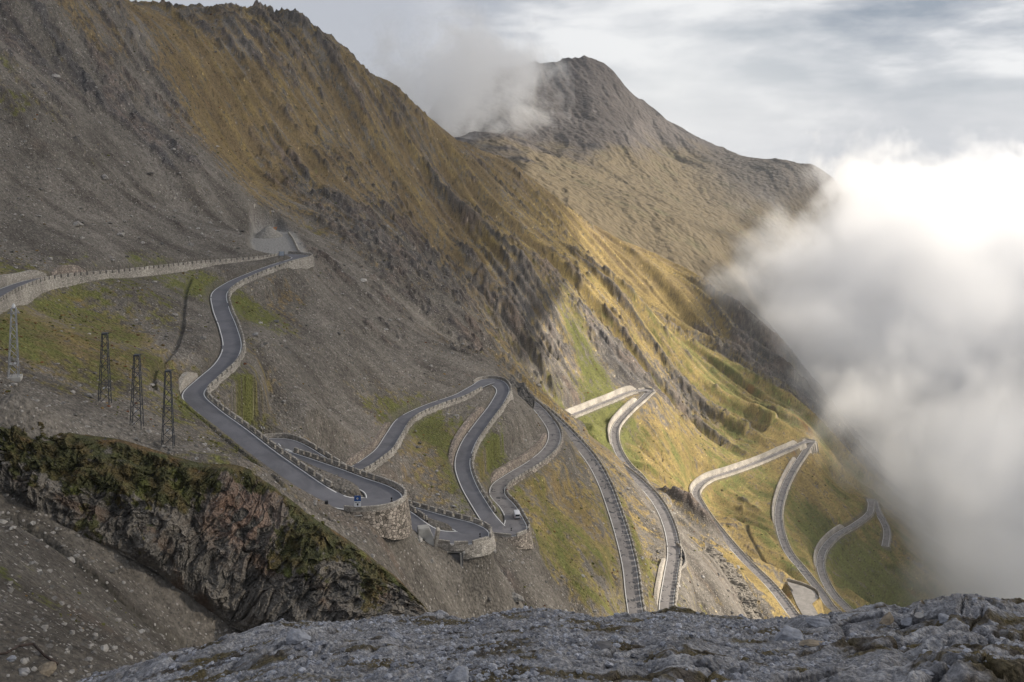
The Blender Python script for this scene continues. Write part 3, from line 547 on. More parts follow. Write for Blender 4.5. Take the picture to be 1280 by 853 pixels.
# ------------------------------------------------------------------ parapets and retaining walls, one thing per stretch of road
def offp(i, side, o):
    i = np.asarray(i); return R[i, 0] + side * LN[i, 0] * o, R[i, 1] + side * LN[i, 1] * o
def make_wall(i0, i1, side, mat, label, group, gaps=True, k0_=0, cut=None, blocks=True, blen=2.3, light=None):
    idx = np.arange(max(i0, 0), min(i1, NR - 1)); hw = HW[idx]; z = R[idx, 2]
    mid = idx[len(idx) // 2]; x0, y0 = offp(mid, side, HW[mid] + .5)
    root = empty('parapet_wall', (float(x0), float(y0), float(R[mid, 2])))
    tag(root, label, 'stone wall', group); org = np.array([x0, y0, R[mid, 2]])
    # footing: from road level down to the slope
    xo, yo = offp(idx, side, hw + 1.3); xo2, yo2 = offp(idx, side, hw + 2.2)
    zt = np.minimum(hz(xo, yo), hz(xo2, yo2) + .6); drop = np.minimum(np.clip(z - zt, .3, 16), (5.2 if k0_ == 0 else 3.0) + sum(hh * np.exp(-((idx - apex[kk] - oo) * STEP / ww) ** 2) for kk, oo, hh, ww in ((1, 2, 3.6, 7), (4, 3, 2.5, 9), (5, 4, 2.2, 9), (3, 0, -1.0, 20), (10, 3, 6, 14))))
    drop = np.convolve(np.pad(drop, 2, mode='edge'), np.ones(5) / 5, 'valid') + .7
    lay_ = []
    for o_, zz in ((hw + .05, z - .45), (hw + .05, z + .16), (hw + .86, z + .16), (hw + .95 + drop * .5 * .12, z - drop * .5), (hw + 1.0 + drop * .12, z - drop)):
        x, y = offp(idx, side, o_); lay_.append(np.stack([x, y, zz], -1))
    A_ = np.stack(lay_, 1) - org; jit = np.random.default_rng(k0_).normal(0, .10, A_[:, 3:, :].shape); A_[:, 3:, :] += jit
    A_[:, 4, 2] += .5 * perlin(idx * .35, idx * 0.0, k0_ + 3)
    V = A_.reshape(-1, 3)
    mesh_np('retaining_base', V, grid_faces(len(idx), 5, flip=(side > 0)), M_wall_b if k0_ in (2, 3, 6) else mat, root, smooth=False)
    # parapet: dressed blocks with drainage gaps; one unbroken wall round the outside of the bends
    dist_a = np.min([np.abs(idx - a) for a in apex], axis=0) * STEP
    s = 0.0; k = 0; bl = []
    L = len(idx) * STEP
    while s < L - 1.5:
        ii = int(s / STEP); tight = (dist_a[min(ii, len(idx) - 1)] < 11 and k0_ in (1, 2, 3, 5)) or not gaps
        ln = (3.6 if tight else blen * (1.12 if L > 300 else 1.0) * random.uniform(.92, 1.08)); gap = -.05 if tight else random.uniform(.7, .95)
        bl.append((s, min(s + ln, L - .1), tight)); s += ln + gap
    def at(s_, o):
        f = s_ / STEP; a = int(f); b_ = min(a + 1, len(idx) - 1); t = f - a; a = min(a, len(idx) - 1)
        x1, y1 = offp(idx[a], side, hw[a] + o); x2, y2 = offp(idx[b_], side, hw[b_] + o)
        return np.array([x1 * (1 - t) + x2 * t, y1 * (1 - t) + y2 * t, z[a] * (1 - t) + z[b_] * t])
    allv = []; allf = []
    for (s0, s1, tight) in bl:
        n = 4 if tight else 2
        h = (.98 if tight else .92) * random.uniform(.94, 1.06); vs_ = []
        for q in np.linspace(s0, s1, n):
            pi = at(q, .22); po = at(q, .74)
            vs_ += [pi + [0, 0, .13], pi + [0, 0, .13 + h], (pi * .85 + po * .15) + [0, 0, .19 + h], (pi * .15 + po * .85) + [0, 0, .19 + h], po + [0, 0, .13 + h], po + [0, 0, .13]]
        vs_ = np.array(vs_) - org; fs = []
        for q in range(n - 1):
            for e in range(5): fs.append([q * 6 + e, q * 6 + e + 1, q * 6 + 6 + e + 1, q * 6 + 6 + e])
        fs.append([0, 1, 2, 3, 4, 5][::-1]); m = (n - 1) * 6; fs.append([m + e for e in range(6)])
        if side > 0: fs = [f[::-1] for f in fs]
        if blocks and len(root.children) < 104:
            mesh_np('parapet_block', vs_, fs, mat, root, smooth=False)
        else:
            k0 = len(allv); allv += vs_.tolist(); allf += [[v + k0 for v in f] for f in fs]
    if allv:
        o = mesh_np('parapet', allv, allf, mat, root, smooth=False)
        if blocks: o['kind'] = 'stuff'
    return root
def cut_wall(i0, i1, side, mat, label, group, hmax=3.2, extra=.0, name='retaining_wall'):
    idx = np.arange(i0, i1); hw = HW[idx]; z = R[idx, 2]
    xo, yo = offp(idx, side, hw + 1.9); h = np.clip(hz(xo, yo) - z + .25 + extra, .3, hmax)
    tp = np.minimum(np.arange(len(idx)), np.arange(len(idx))[::-1]) * STEP; h = np.minimum(h, .25 + tp * .9)
    h = np.convolve(np.pad(h, 2, mode='edge'), np.ones(5) / 5, 'valid')
    mid = idx[len(idx) // 2]; x0, y0 = offp(mid, side, HW[mid] + .6); org = np.array([x0, y0, R[mid, 2]])
    lay_ = []
    for o_, zz in ((hw + .28, z - .4), (hw + .38 + h * .5 * .1, z + h * .5), (hw + .45 + h * .1, z + h), (hw + 1.7 + h * .1, z + h), (hw + 1.9 + h * .1, z - .5)):
        x, y = offp(idx, side, o_); lay_.append(np.stack([x, y, zz], -1))
    V = (np.stack(lay_, 1) - org).reshape(-1, 3)
    o = mesh_np(name, V, grid_faces(len(idx), 5, flip=(side > 0)), mat, None, smooth=False); o.location = org
    return tag(o, label, 'retaining wall', group)
GP = 'stone parapet walls along the hairpin road'
def near_i(c, r, lo, hi):   # the route sample that shows closest to a place in the photograph
    i = np.arange(lo, hi); q = np.stack([CX + F * R[i, 0] / R[i, 1], HR - F * R[i, 2] / R[i, 1]], -1); return int(i[np.argmin(((q - [c, r]) ** 2).sum(1))])
A = [0] + apex + [NR - 1]
names = [
 (-1, M_wall_d, 'long grey stone wall with dark gaps holding up the highest road at far left', True, True),
 (1, M_wall_d, 'grey block parapet along the S-bend road from the topmost hairpin to the pylons', True, True),
 (-1, M_wall_d, 'stone parapet and round bastion of the hairpin behind the blue sign', True, True),
 (1, M_wall_d, 'curved low parapet of the half-hidden loop at left, just below the S-bend road', True, True),
 (-1, M_wall_d, 'pale block wall from the round pier hairpin up to the loop under the black crag', True, True),
 (1, M_wall_d, 'stone parapet on the outer edge of the central straight down to the white van', True, True),
 (-1, M_wall_d, 'stone parapet and rubble bastion of the hairpin with the white van', True, True),
 (1, M_wall_d, 'thin parapet of the long straight running down to the foreground rock, left of two', True, True),
 (-1, M_wall_d, 'crenellated parapet of the straight that passes the black box on the gravel lay-by', True, True),
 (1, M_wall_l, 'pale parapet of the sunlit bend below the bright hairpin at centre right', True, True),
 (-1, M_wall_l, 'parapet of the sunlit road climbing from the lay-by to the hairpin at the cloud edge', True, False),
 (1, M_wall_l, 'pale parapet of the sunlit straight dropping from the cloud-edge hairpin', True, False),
 (-1, M_wall_d, 'parapet of the shaded lowest road that fades into the cloud', True, False),
 (1, M_wall_d, 'dim parapet of the last bend inside the cloud', True, False)]
for k, (side, mat, lab, gaps, blk) in enumerate(names):
    i0 = A[k] - (7 if k else 0); i1 = A[k + 1] - 12
    if k == len(names) - 1: i1 = NR - 1
    make_wall(i0, i1, side, mat, lab, GP, gaps, k, blocks=blk)
GC_ = 'stone retaining walls on the uphill side of the road'
def cw(k, p, q, side, mat, lab, hmax=3, extra=0.0):
    i0 = near_i(*p, A[k], A[k + 1]); i1 = near_i(*q, A[k], A[k + 1]); cut_wall(min(i0, i1), max(i0, i1), side, mat, lab, GC_, hmax, extra)
cw(0, (-60, 400), (75, 343), 1, M_wall_d, 'pale mortared wall above the highest road at the far left edge', 3.6, .3)
cw(0, (78, 343), (122, 342), 1, M_wall_r, 'brown rubble wall above the highest road, right of the pale mortared wall', 4.0, .4)
cw(1, (262, 470), (228, 492), -1, M_wall_l, 'patch of pale stone wall on the inside of the S-bend by the pylons', 4.0, .5)
cw(4, (440, 588), (500, 530), 1, M_wall_r, 'low rubble wall on the uphill side of the road right of the grey scree', 2.0, 0)
cw(5, (612, 512), (580, 590), -1, M_wall_r, 'curved rubble wall on the inside of the central straight', 4.0, .4)
cw(6, (625, 606), (690, 545), 1, M_wall_r, 'rubble wall on the uphill side of the patched bend above the white van', 3.0, .2)
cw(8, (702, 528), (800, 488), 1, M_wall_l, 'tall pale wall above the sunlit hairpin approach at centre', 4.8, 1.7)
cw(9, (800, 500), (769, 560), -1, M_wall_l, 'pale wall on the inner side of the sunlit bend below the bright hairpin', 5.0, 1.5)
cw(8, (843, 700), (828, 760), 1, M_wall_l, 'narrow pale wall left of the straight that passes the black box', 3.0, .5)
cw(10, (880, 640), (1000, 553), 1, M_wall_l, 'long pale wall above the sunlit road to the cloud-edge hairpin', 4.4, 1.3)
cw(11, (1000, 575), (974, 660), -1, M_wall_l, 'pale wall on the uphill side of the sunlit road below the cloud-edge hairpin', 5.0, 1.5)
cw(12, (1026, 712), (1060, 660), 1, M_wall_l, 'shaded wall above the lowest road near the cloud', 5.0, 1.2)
# ------------------------------------------------------------------ the far mountain across the valley
CD = [(520,190,2400),(560,110,2450),(600,98,2480),(640,92,2520),(680,90,2560),(705,84,2600),(735,79,2620),(765,97,2620),(790,121,2640),(820,147,2660),(855,172,2680),(880,184,2700),(900,193,2710),(925,199,2720),(960,203,2640),(1000,209,2560),(1028,217,2520),(1048,240,2500),(1075,285,2460),
 (700,140,2350),(740,130,2420),(660,150,2250),(620,160,2150),(780,170,2350),(830,200,2330),(690,190,2080),(750,205,2080),(800,215,2150),(850,225,2250),(820,190,2440),(870,215,2350),(900,230,2300),(960,230,2380),(1010,245,2350),(760,165,2250),(720,180,2150),
 (640,208,1500),(620,190,1700),(600,175,1850),(700,222,1650),(760,240,1750),(830,262,1780),(880,285,1750),(930,310,1700),(700,250,1420),(760,290,1420),(830,320,1450),(880,340,1450),(920,360,1480),(950,400,1450),(980,440,1450),(1000,480,1400),
 (1000,315,2150),(1050,360,2200),(1000,380,1850),(1060,430,1900),(1100,300,2500),(1020,500,1600),(1100,400,2300),(1200,500,2300)]
CDW = [(-350,2600,-60),(-300,2200,-60),(-260,1900,-80),(400,2950,60),(100,3000,80),(800,3000,-100),(1100,2900,-300),(1400,2400,-700),(900,1500,-700),(1500,3400,-600),(-100,3300,0),(1200,1500,-800),(-150,1500,-40)]
cp2 = np.array([px(*c) for c in CD] + [np.array(c, float) for c in CDW])
S_old = S; S = 900.0
W2, XC2 = tps_fit(cp2, 1e-4)
nu2, ny2 = 900, 560
u2, y2 = np.meshgrid(np.linspace(-.30, .66, nu2), np.geomspace(1320, 3400, ny2)); x2 = u2 * y2
z2 = tps_eval(W2, XC2, x2, y2); S = S_old
# gullies: warped ridged noise stretched across the fall line
gzy, gzx = np.gradient(z2); 
wx = x2 + 60 * fbm(x2 / 200, y2 / 200, 2, 201); wy = y2 + 60 * fbm(x2 / 200, y2 / 200, 2, 205)
g1 = ridged(wx / 150 + wy / 420, wy / 600 - wx / 900, 4, 210); g2n = ridged(wx / 45 + wy / 160, wy / 200, 3, 220)
hgt = sstep(-260, 120, z2)
z2b = z2 + (g1 * 26 + g2n * 3.5) * (.3 + .7 * hgt) + 3.5 * fbm(x2 / 40, y2 / 40, 4, 230)
cf = fbm(x2 / 120, y2 / 120, 4, 240)
cc2 = lerp(np.broadcast_to(np.array([.075,.066,.062]), x2.shape + (3,)), np.array([.11,.098,.092]), sstep(-.3,.6,cf + .3 * g2n))
gg = sstep(.2, .55, 1 - sstep(-150, 60, z2) + .5 * cf - .25 * g1)
cc2 = lerp(cc2, np.array([.125,.10,.06]), gg * .85)
cc2 = lerp(cc2, np.array([.09,.09,.05]), sstep(.1, .6, fbm(x2 / 70, y2 / 70, 3, 250)) * .5 * gg)
cc2 = lerp(cc2, np.array([.24,.22,.21]), sstep(.55, .85, fbm(wx / 30, wy / 150, 3, 260) + .1) * .6 * (1 - gg))
cc2 = lerp(cc2, np.array([.055,.05,.05]), sstep(420, 640, x2) * sstep(-230, -130, z2 + 30 * cf) * .8)   # dark rocky spur at the right end
mesh_far = mesh_np('distant_mountain', np.stack([x2, y2, z2b], -1).reshape(-1, 3), grid_faces(ny2, nu2), M_far, cols=np.concatenate([cc2, np.zeros(x2.shape + (1,))], -1).reshape(-1, 4).astype(np.float32))
tag(mesh_far, kind='structure')
vg = mesh_np('valley_floor', [(-30000,-2000,-1200),(40000,-2000,-1200),(40000,9000,-1200),(-30000,9000,-1200)], [[0,1,2,3]], plain('valley_forest', (.05,.06,.035), .95, scale=.01)); tag(vg, kind='structure')

# ------------------------------------------------------------------ broken rock faces
def rock_sheet(name, top, bot, nu, nv, amp, cellm, nrm, colorf, mat, shear=.5, bulge=1.5):
    top = np.array([px(*t) for t in top]); bot = np.array([px(*t) for t in bot])
    def along(P, n):
        Pc, _ = catmull(P, 12); s = np.concatenate([[0], np.cumsum(np.linalg.norm(np.diff(Pc, axis=0), axis=1))]); q = np.linspace(0, s[-1], n)
        return np.stack([np.interp(q, s, Pc[:, k]) for k in range(3)], 1), s[-1]
    Pt, Lt = along(top, nu); Pb, Lb = along(bot, nu)
    v = np.linspace(0, 1, nv)[:, None, None]
    P = Pt[None] * (1 - v) + Pb[None] * v; nrm = np.array(nrm, float); nrm /= np.linalg.norm(nrm)
    H = np.linalg.norm(Pt - Pb, axis=1).mean()
    a = np.linspace(0, (Lt + Lb) / 2, nu)[None, :] + 0 * v[..., 0]; b = (v[..., 0]) * H + 0 * a
    wa = a + 1.6 * fbm(a / 7, b / 7, 3, 301); wb = b + 1.6 * fbm(a / 7, b / 7, 3, 305)
    sx = wa * .9 + wb * shear; sy = wb * 1.0 - wa * shear
    F1, E1, V1 = worley(sx / cellm, sy / (cellm * 1.9), 1); F1b, E2, V2 = worley(sx / cellm * 2.7, sy / cellm * 1.6, 2); _, E3, V3 = worley(sx / cellm * 7, sy / cellm * 4.5, 3)
    big_ = fbm(a / 13, b / 10, 3, 310)
    rg = ridged(sx / (cellm * 1.3), sy / (cellm * 3.2), 5, 333); sel = sstep(-.3, .4, fbm(a / 9, b / 9, 2, 338))
    d = amp * (big_ * 1.5 + rg * 1.35 + (V1 - .5) * .8 * sel - .35 * sel * (1 - sstep(0, .18, E1)) + (V2 - .5) * .5 + (V3 - .5) * .22 * sel + .12 * fbm(a / 1.2, b / 1.2, 3, 339))
    vv = v[..., 0]; fade = sstep(0, .10, vv) * sstep(1.0, .9, vv) * sstep(0, .04, a / a.max()) * sstep(1, .96, a / a.max())
    d = d * fade + bulge * np.sin(np.pi * vv) - 1.2 * (1 - sstep(0, .06, vv)) - .8 * (1 - sstep(1.0, .96, vv))
    P = P + d[..., None] * nrm
    # where it shows in the photograph, for placing what grows on it
    col = CX + F * P[..., 0] / P[..., 1]; row = HR - F * P[..., 2] / P[..., 1]
    C = colorf(a, b, vv, V1, V2, V3, E1, E2, big_, d, col, row)
    o = mesh_np(name, P.reshape(-1, 3), grid_faces(nv, nu, flip=True), mat, cols=C.reshape(-1, 4).astype(np.float32), smooth=True)
    return o
def cliff_col(a, b, vv, V1, V2, V3, E1, E2, bg, d, col, row):
    n = fbm(a / 5, b / 5, 4, 320); n2 = fbm(a / 1.3, b / 1.3, 3, 330)
    c = lerp(np.broadcast_to(np.array([.09,.085,.078]), a.shape + (3,)), np.array([.21,.19,.165]), np.clip(V1 * .5 + V2 * .5 + n * .5, 0, 1))
    c = lerp(c, np.array([.06,.045,.035]), (1 - sstep(.0, .16, E1 + .15 * n)) * .45 * sstep(-.3, .3, n2 + n))
    blob = np.exp(-(((col - 300) / 38) ** 2 + ((row - 640) / 42) ** 2))
    c = lerp(c, np.array([.24,.145,.105]), np.clip(blob * sstep(.35, .6, V2 * .6 + n * .6 + .2), 0, .5))
    c = lerp(c, np.array([.13,.075,.045]), sstep(.15, .5, fbm(a / 8, b / 4, 3, 340)) * .5)
    topv = sstep(.62, .38, vv + .30 * n - .12 * sstep(230, 60, col) + .38 * sstep(215, 290, col) - .1 * sstep(340, 400, col))
    patch = np.maximum(np.exp(-(((col - 370) / 40) ** 2 + ((row - 690) / 38) ** 2)) * 1.1, np.exp(-(((col - 465) / 22) ** 2 + ((row - 735) / 35) ** 2)))
    lefty = sstep(250, 120, col) * .5
    veg = np.clip(topv + patch + lefty * sstep(-.1, .4, n), 0, 1); veg = sstep(.40, .66, veg * .88 + .6 * n2 + .45 * n)
    vc = lerp(np.broadcast_to(np.array([.055,.058,.022]), a.shape + (3,)), np.array([.095,.075,.032]), sstep(-.2, .4, fbm(a / 3.5, b / 3.5, 3, 350)))
    vc = lerp(vc, np.array([.15,.085,.04]), sstep(.3, .7, fbm(a / 6, b / 3, 3, 360) + .35 * sstep(.25, .0, vv)) * .6)
    vc = lerp(vc, np.array([.10,.115,.03]), sstep(.2, .5, fbm(a / 5, b / 5, 3, 370)) * .7)
    vc = vc * (1 + .5 * n2)[..., None]
    c = lerp(c, vc, veg * .92)
    return np.concatenate([np.clip(c * (1 + .25 * n2)[..., None], .01, .8), (1 - veg)[..., None] * .6], -1)
cliff = rock_sheet('rock_cliff',
 [(-90,470,152),(0,503,151),(50,522,153),(100,540,155.5),(150,548,157),(200,563,158.5),(250,577,161.5),(300,581,164.5),(335,598,166),(370,625,166),(400,650,165.5),(440,677,165),(470,700,163.5),(500,724,161.5),(520,746,159),(540,768,157)],
 [(-90,580,141),(0,622,138),(50,648,139),(100,672,140.5),(150,692,142.5),(200,718,144.5),(250,762,147.5),(300,788,147),(340,795,145),(370,800,143.5),(400,803,143),(440,803,143),(470,800,143),(500,797,143),(520,795,143),(540,795,143)],
 1150, 560, 2.1, 3.4, (.25,-.83,.5), cliff_col, M_cliff)
tag(cliff, 'broken grey and rust brown rock cliff overgrown at the top, below the lattice masts', 'cliff')
cliff['kind'] = 'structure'
def crag_col(dark):
    def f(a, b, vv, V1, V2, V3, E1, E2, bg, d, col, row):
        n = fbm(a / 4, b / 4, 4, 420)
        c = lerp(np.broadcast_to(np.array(dark), a.shape + (3,)), np.array(dark) * 1.9, np.clip(V1 * .5 + V2 * .5 + n * .5, 0, 1))
        return np.concatenate([np.clip(c, .01, .8), 0 * a[..., None] + .3], -1)
    return f
crag1 = rock_sheet('dark_crag', [(624,463,452),(632,470,448),(640,469,444),(647,478,436),(655,480,430),(661,492,422),(667,497,417),(667,511,412)], [(622,474,404),(630,483,402),(637,486,400),(642,497,399),(648,496,398),(654,507,397),(660,512,397),(664,519,397)], 200, 150, 1.2, 2.6, (.2,-.8,.6), crag_col((.10,.095,.09)), M_cliff, bulge=2.5)
crag1['kind'] = 'structure'
crag2 = rock_sheet('sunlit_crag', [(880,676,470),(892,686,468),(905,700,465),(915,712,462),(926,730,458),(940,752,450),(950,770,446)], [(868,705,440),(880,722,432),(890,735,428),(900,748,425),(912,762,423),(925,776,420),(940,790,418)], 260, 200, 2.6, 5.5, (.75,-.6,.4), crag_col((.16,.145,.125)), M_cliff, bulge=3.0)
crag2['kind'] = 'structure'

# ------------------------------------------------------------------ the rocky ground at the photographer's feet
sky_c = np.array([-200,0,75,130,200,250,300,340,380,430,480,520,560,590,620,680,720,760,800,840,900,960,1000,1040,1080,1105,1130,1150,1180,1200,1230,1260,1280,1500])
sky_r = np.array([960,890,850,833,812,803,788,778,770,768,763,765,767,765,759,752,758,764,766,758,765,767,768,764,757,753,758,748,744,743,747,752,756,770])
uf = np.linspace(-.72, .72, 1500); yf = np.concatenate([np.linspace(1.0, 10.6, 60), np.linspace(10.8, 27, 620), np.linspace(27.3, 60, 40)])
Uf, Yf = np.meshgrid(uf, yf); Xf = Uf * Yf
srow = np.interp(CX + F * Uf, sky_c, sky_r)
YS = 23.0 + 1.5 * fbm(Uf * 8, Uf * 0, 2, 500)
def fbase(y): return np.where(y < 13, -1.7 - .4915 * y, -8.09 - .44 * (y - 13))
zf = fbase(Yf) - Yf * (srow - 763) / 1108 - 1.25 * np.clip(Yf - YS, 0, 99) ** 1.15 * sstep(0, 1.5, Yf - YS)
rr = sstep(.42, .62, .5 + .5 * fbm(Xf / 3.2, Yf / 3.2, 3, 510) + .35 * sstep(.28, .5, Uf) - .12 * np.exp(-((Uf + .02) / .2) ** 2))
wxf = Xf + .8 * fbm(Xf / 2, Yf / 2, 3, 520); wyf = Yf + .8 * fbm(Xf / 2, Yf / 2, 3, 525)
sxf = wxf * .8 + wyf * .6; syf = wyf * .8 - wxf * .6
W1, We1, Wv1 = worley(sxf / 1.6, syf / .75, 5); W3, We3, Wv3 = worley(sxf / .42, syf / .25, 6)
env = .35 + .65 * sstep(YS.min() - 30, YS.min() - 4, Yf)
def fore_rock(): return (ridged(sxf / 2.6, syf / 1.3, 5, 530) * .28 + (Wv1 - .5) * .22 - .12 * (1 - sstep(0, .15, We1)) + (Wv3 - .5) * .06)
rockh = fore_rock()
rgt = sstep(.40, .52, Uf)
zf = zf + rr * rockh * (.75 + .35 * rgt) + .12 * fbm(Xf / 3, Yf / 3, 4, 540) + (.03 + .02 * rr) * fbm(Xf / .25, Yf / .25, 3, 550) + .45 * fbm(Xf / 7, Yf / 7, 2, 545) * sstep(-.1, .4, Uf) * sstep(24, 19, Yf)
W4, We4, Wv4 = worley(Xf / .13, Yf / .13, 9)
zf = zf + (1 - rr) * .055 * (1 - sstep(0.1, .55, W4)) * Wv4
fn = fbm(Xf / .8, Yf / .8, 4, 560); fn2 = fbm(Xf / .18, Yf / .18, 3, 570)
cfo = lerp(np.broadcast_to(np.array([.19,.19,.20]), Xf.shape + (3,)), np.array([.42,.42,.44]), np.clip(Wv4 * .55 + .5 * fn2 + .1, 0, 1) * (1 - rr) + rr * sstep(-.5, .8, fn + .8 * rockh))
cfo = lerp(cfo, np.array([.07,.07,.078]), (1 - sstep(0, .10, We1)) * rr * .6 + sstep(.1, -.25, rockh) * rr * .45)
moss = sstep(.50, .62, .5 + .5 * fbm(Xf / 2.1, Yf / 1.1, 3, 580) + .12 * fn2 - .03)
cfo = lerp(cfo, lerp(np.broadcast_to(np.array([.10,.075,.02]), Xf.shape + (3,)), np.array([.05,.035,.02]), sstep(-.3, .4, fn)), moss * .85)
cfo = cfo * (1 + .3 * fn2)[..., None]
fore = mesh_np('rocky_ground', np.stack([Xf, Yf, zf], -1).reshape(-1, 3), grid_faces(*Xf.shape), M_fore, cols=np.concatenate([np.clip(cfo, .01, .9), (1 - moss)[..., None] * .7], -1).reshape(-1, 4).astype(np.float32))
tag(fore, kind='structure')
def hf(x, y):
    j = np.interp(y, yf, np.arange(len(yf))); return bilin(zf, (np.asarray(x) / y - uf[0]) / (uf[1] - uf[0]), j)

# ------------------------------------------------------------------ clouds: volumes of droplets
def vol_mat(name, build, aniso=0.35, step=1.0, color=(1, 1, 1)):
    m = bpy.data.materials.new(name); m.use_nodes = True; nt = m.node_tree; N = nt.nodes; L = nt.links; N.clear()
    out = N.new('ShaderNodeOutputMaterial'); pv = N.new('ShaderNodeVolumePrincipled'); pv.inputs['Color'].default_value = (*color, 1)
    pv.inputs['Anisotropy'].default_value = aniso
    L.new(pv.outputs[0], out.inputs['Volume'])
    def mth(op, a, b=None, clamp=False):
        n = N.new('ShaderNodeMath'); n.operation = op; n.use_clamp = clamp
        for i, v in enumerate((a, b)):
            if v is None: continue
            if isinstance(v, (int, float)): n.inputs[i].default_value = v
            else: L.new(v, n.inputs[i])
        return n.outputs[0]
    d = build(N, L, mth)
    if isinstance(d, float): pv.inputs['Density'].default_value = d
    else: L.new(d, pv.inputs['Density'])
    try: m.cycles.volume_step_rate = step
    except Exception as e: print(e)
    return m
def box_mesh(name, x0, x1, y0, y1, z0, z1, mat):
    v = [(x, y, z) for x in (x0, x1) for y in (y0, y1) for z in (z0, z1)]
    f = [[0,1,3,2],[4,6,7,5],[0,4,5,1],[2,3,7,6],[0,2,6,4],[1,5,7,3]]
    return mesh_np(name, v, f, mat, smooth=False)
def valley(N, L, mth):
    tc = N.new('ShaderNodeTexCoord'); s = N.new('ShaderNodeSeparateXYZ'); L.new(tc.outputs['Object'], s.inputs[0]); x, y, z = s.outputs
    n = N.new('ShaderNodeTexNoise'); n.inputs['Scale'].default_value = 0.0072; n.inputs['Detail'].default_value = 9; n.inputs['Roughness'].default_value = .58; n.inputs['Distortion'].default_value = .25; L.new(tc.outputs['Object'], n.inputs[0])
    nn = mth('MULTIPLY', mth('SUBTRACT', n.outputs[0], .5), 9.0)
    fx = mth('DIVIDE', mth('SUBTRACT', x, mth('ADD', 327, mth('MULTIPLY', mth('MAXIMUM', mth('SUBTRACT', y, 1150), 0), .50))), 70)
    top = mth('ADD', mth('ADD', -262, mth('MULTIPLY', mth('SUBTRACT', x, 330), .38)), mth('MULTIPLY', mth('MAXIMUM', mth('SUBTRACT', y, 950), 0), .38))
    fz = mth('DIVIDE', mth('SUBTRACT', mth('MINIMUM', top, -72), z), 62)
    f = mth('MINIMUM', mth('MINIMUM', fx, fz), 1.6)
    return mth('MULTIPLY', mth('MULTIPLY', mth('ADD', f, nn), .42, True), .024)
cl = box_mesh('valley_cloud', 215, 1900, 560, 2480, -760, 60, vol_mat('cloud_droplets', valley, .0, .2, (.955, .96, .97))); tag(cl, kind='stuff')
def summit(N, L, mth):
    tc = N.new('ShaderNodeTexCoord'); mp = N.new('ShaderNodeMapping'); mp.inputs['Location'].default_value = (0, 0, 0); L.new(tc.outputs['Object'], mp.inputs[0])
    ln = N.new('ShaderNodeVectorMath'); ln.operation = 'LENGTH'
    sc_ = N.new('ShaderNodeVectorMath'); sc_.operation = 'MULTIPLY'; sc_.inputs[1].default_value = (1 / 190, 1 / 330, 1 / 130); L.new(tc.outputs['Object'], sc_.inputs[0]); L.new(sc_.outputs[0], ln.inputs[0])
    n = N.new('ShaderNodeTexNoise'); n.inputs['Scale'].default_value = 0.011; n.inputs['Detail'].default_value = 6; n.inputs['Roughness'].default_value = .6; n.inputs['Distortion'].default_value = .6; L.new(tc.outputs['Object'], n.inputs[0])
    f = mth('SUBTRACT', .85, ln.outputs['Value'])
    return mth('MULTIPLY', mth('MULTIPLY', mth('ADD', f, mth('MULTIPLY', mth('SUBTRACT', n.outputs[0], .5), 4.2)), .9, True), .022)
sc2 = box_mesh('summit_cloud', -230, 230, -380, 380, -150, 190, vol_mat('cloud_veil', summit, .3, .5)); sc2.location = (-110, 1900, 110); tag(sc2, kind='stuff')
# the cloud to the right of the picture that keeps the sun off the near slopes
def shade(N, L, mth): return 0.0042
bm = bmesh.new(); bmesh.ops.create_icosphere(bm, subdivisions=5, radius=1)
for v in bm.verts:
    d = v.co.normalized(); n = 0.0
    n = float(fbm(np.array([d.x * 2.2 + d.z]), np.array([d.y * 5.0 - d.z * 1.7]), 4, 600)[0])
    v.co = Vector((d.x * 330, d.y * 1350, d.z * 330)) * (1 + .42 * n)
me = bpy.data.meshes.new('high_cloud'); bm.to_mesh(me); bm.free(); me.materials.append(vol_mat('cloud_body', shade, .3))
hc = bpy.data.objects.new('high_cloud', me); COL.objects.link(hc); hc.rotation_euler = (.07, 0, 0); hc.location = (1150, 850, 712); tag(hc, kind='stuff')
hc2 = hc.copy(); COL.objects.link(hc2); hc2.location = (1300, 2550, 930); hc2.scale = (1.25, .75, 1.3); hc2.data = hc.data.copy(); hc2.data.materials[0] = vol_mat('thin_cloud_body', lambda N, L, mth: 0.0012, .3)  # second cloud out of view, added to dim the sun on the far mountain

# thin mountain air between the camera and the far peak
hz_box = box_mesh('haze', -2500, 3200, -60, 3600, -1201, 420, vol_mat('thin_air', lambda N, L, mth: 0.00004, .3, 1.0, (.86, .92, 1.0))); tag(hz_box, kind='stuff')
# ------------------------------------------------------------------ placing things: where a line of sight meets the finished slope
def spot(c, r, t0=64, t1=1300):
    t = np.geomspace(t0, t1, 6000); x = (c - CX) / F * t; z = -(r - HR) / F * t
    k = int(np.argmax(z < hz(x, t))); return np.array([x[k], t[k], float(hz(x[k], t[k]))])
def fspot(c, r):
    t = np.geomspace(9, 30, 4000); x = (c - CX) / F * t; z = -(r - HR) / F * t
    k = int(np.argmax(z < hf(x, t))); return np.array([x[k], t[k], float(hf(x[k], t[k]))])

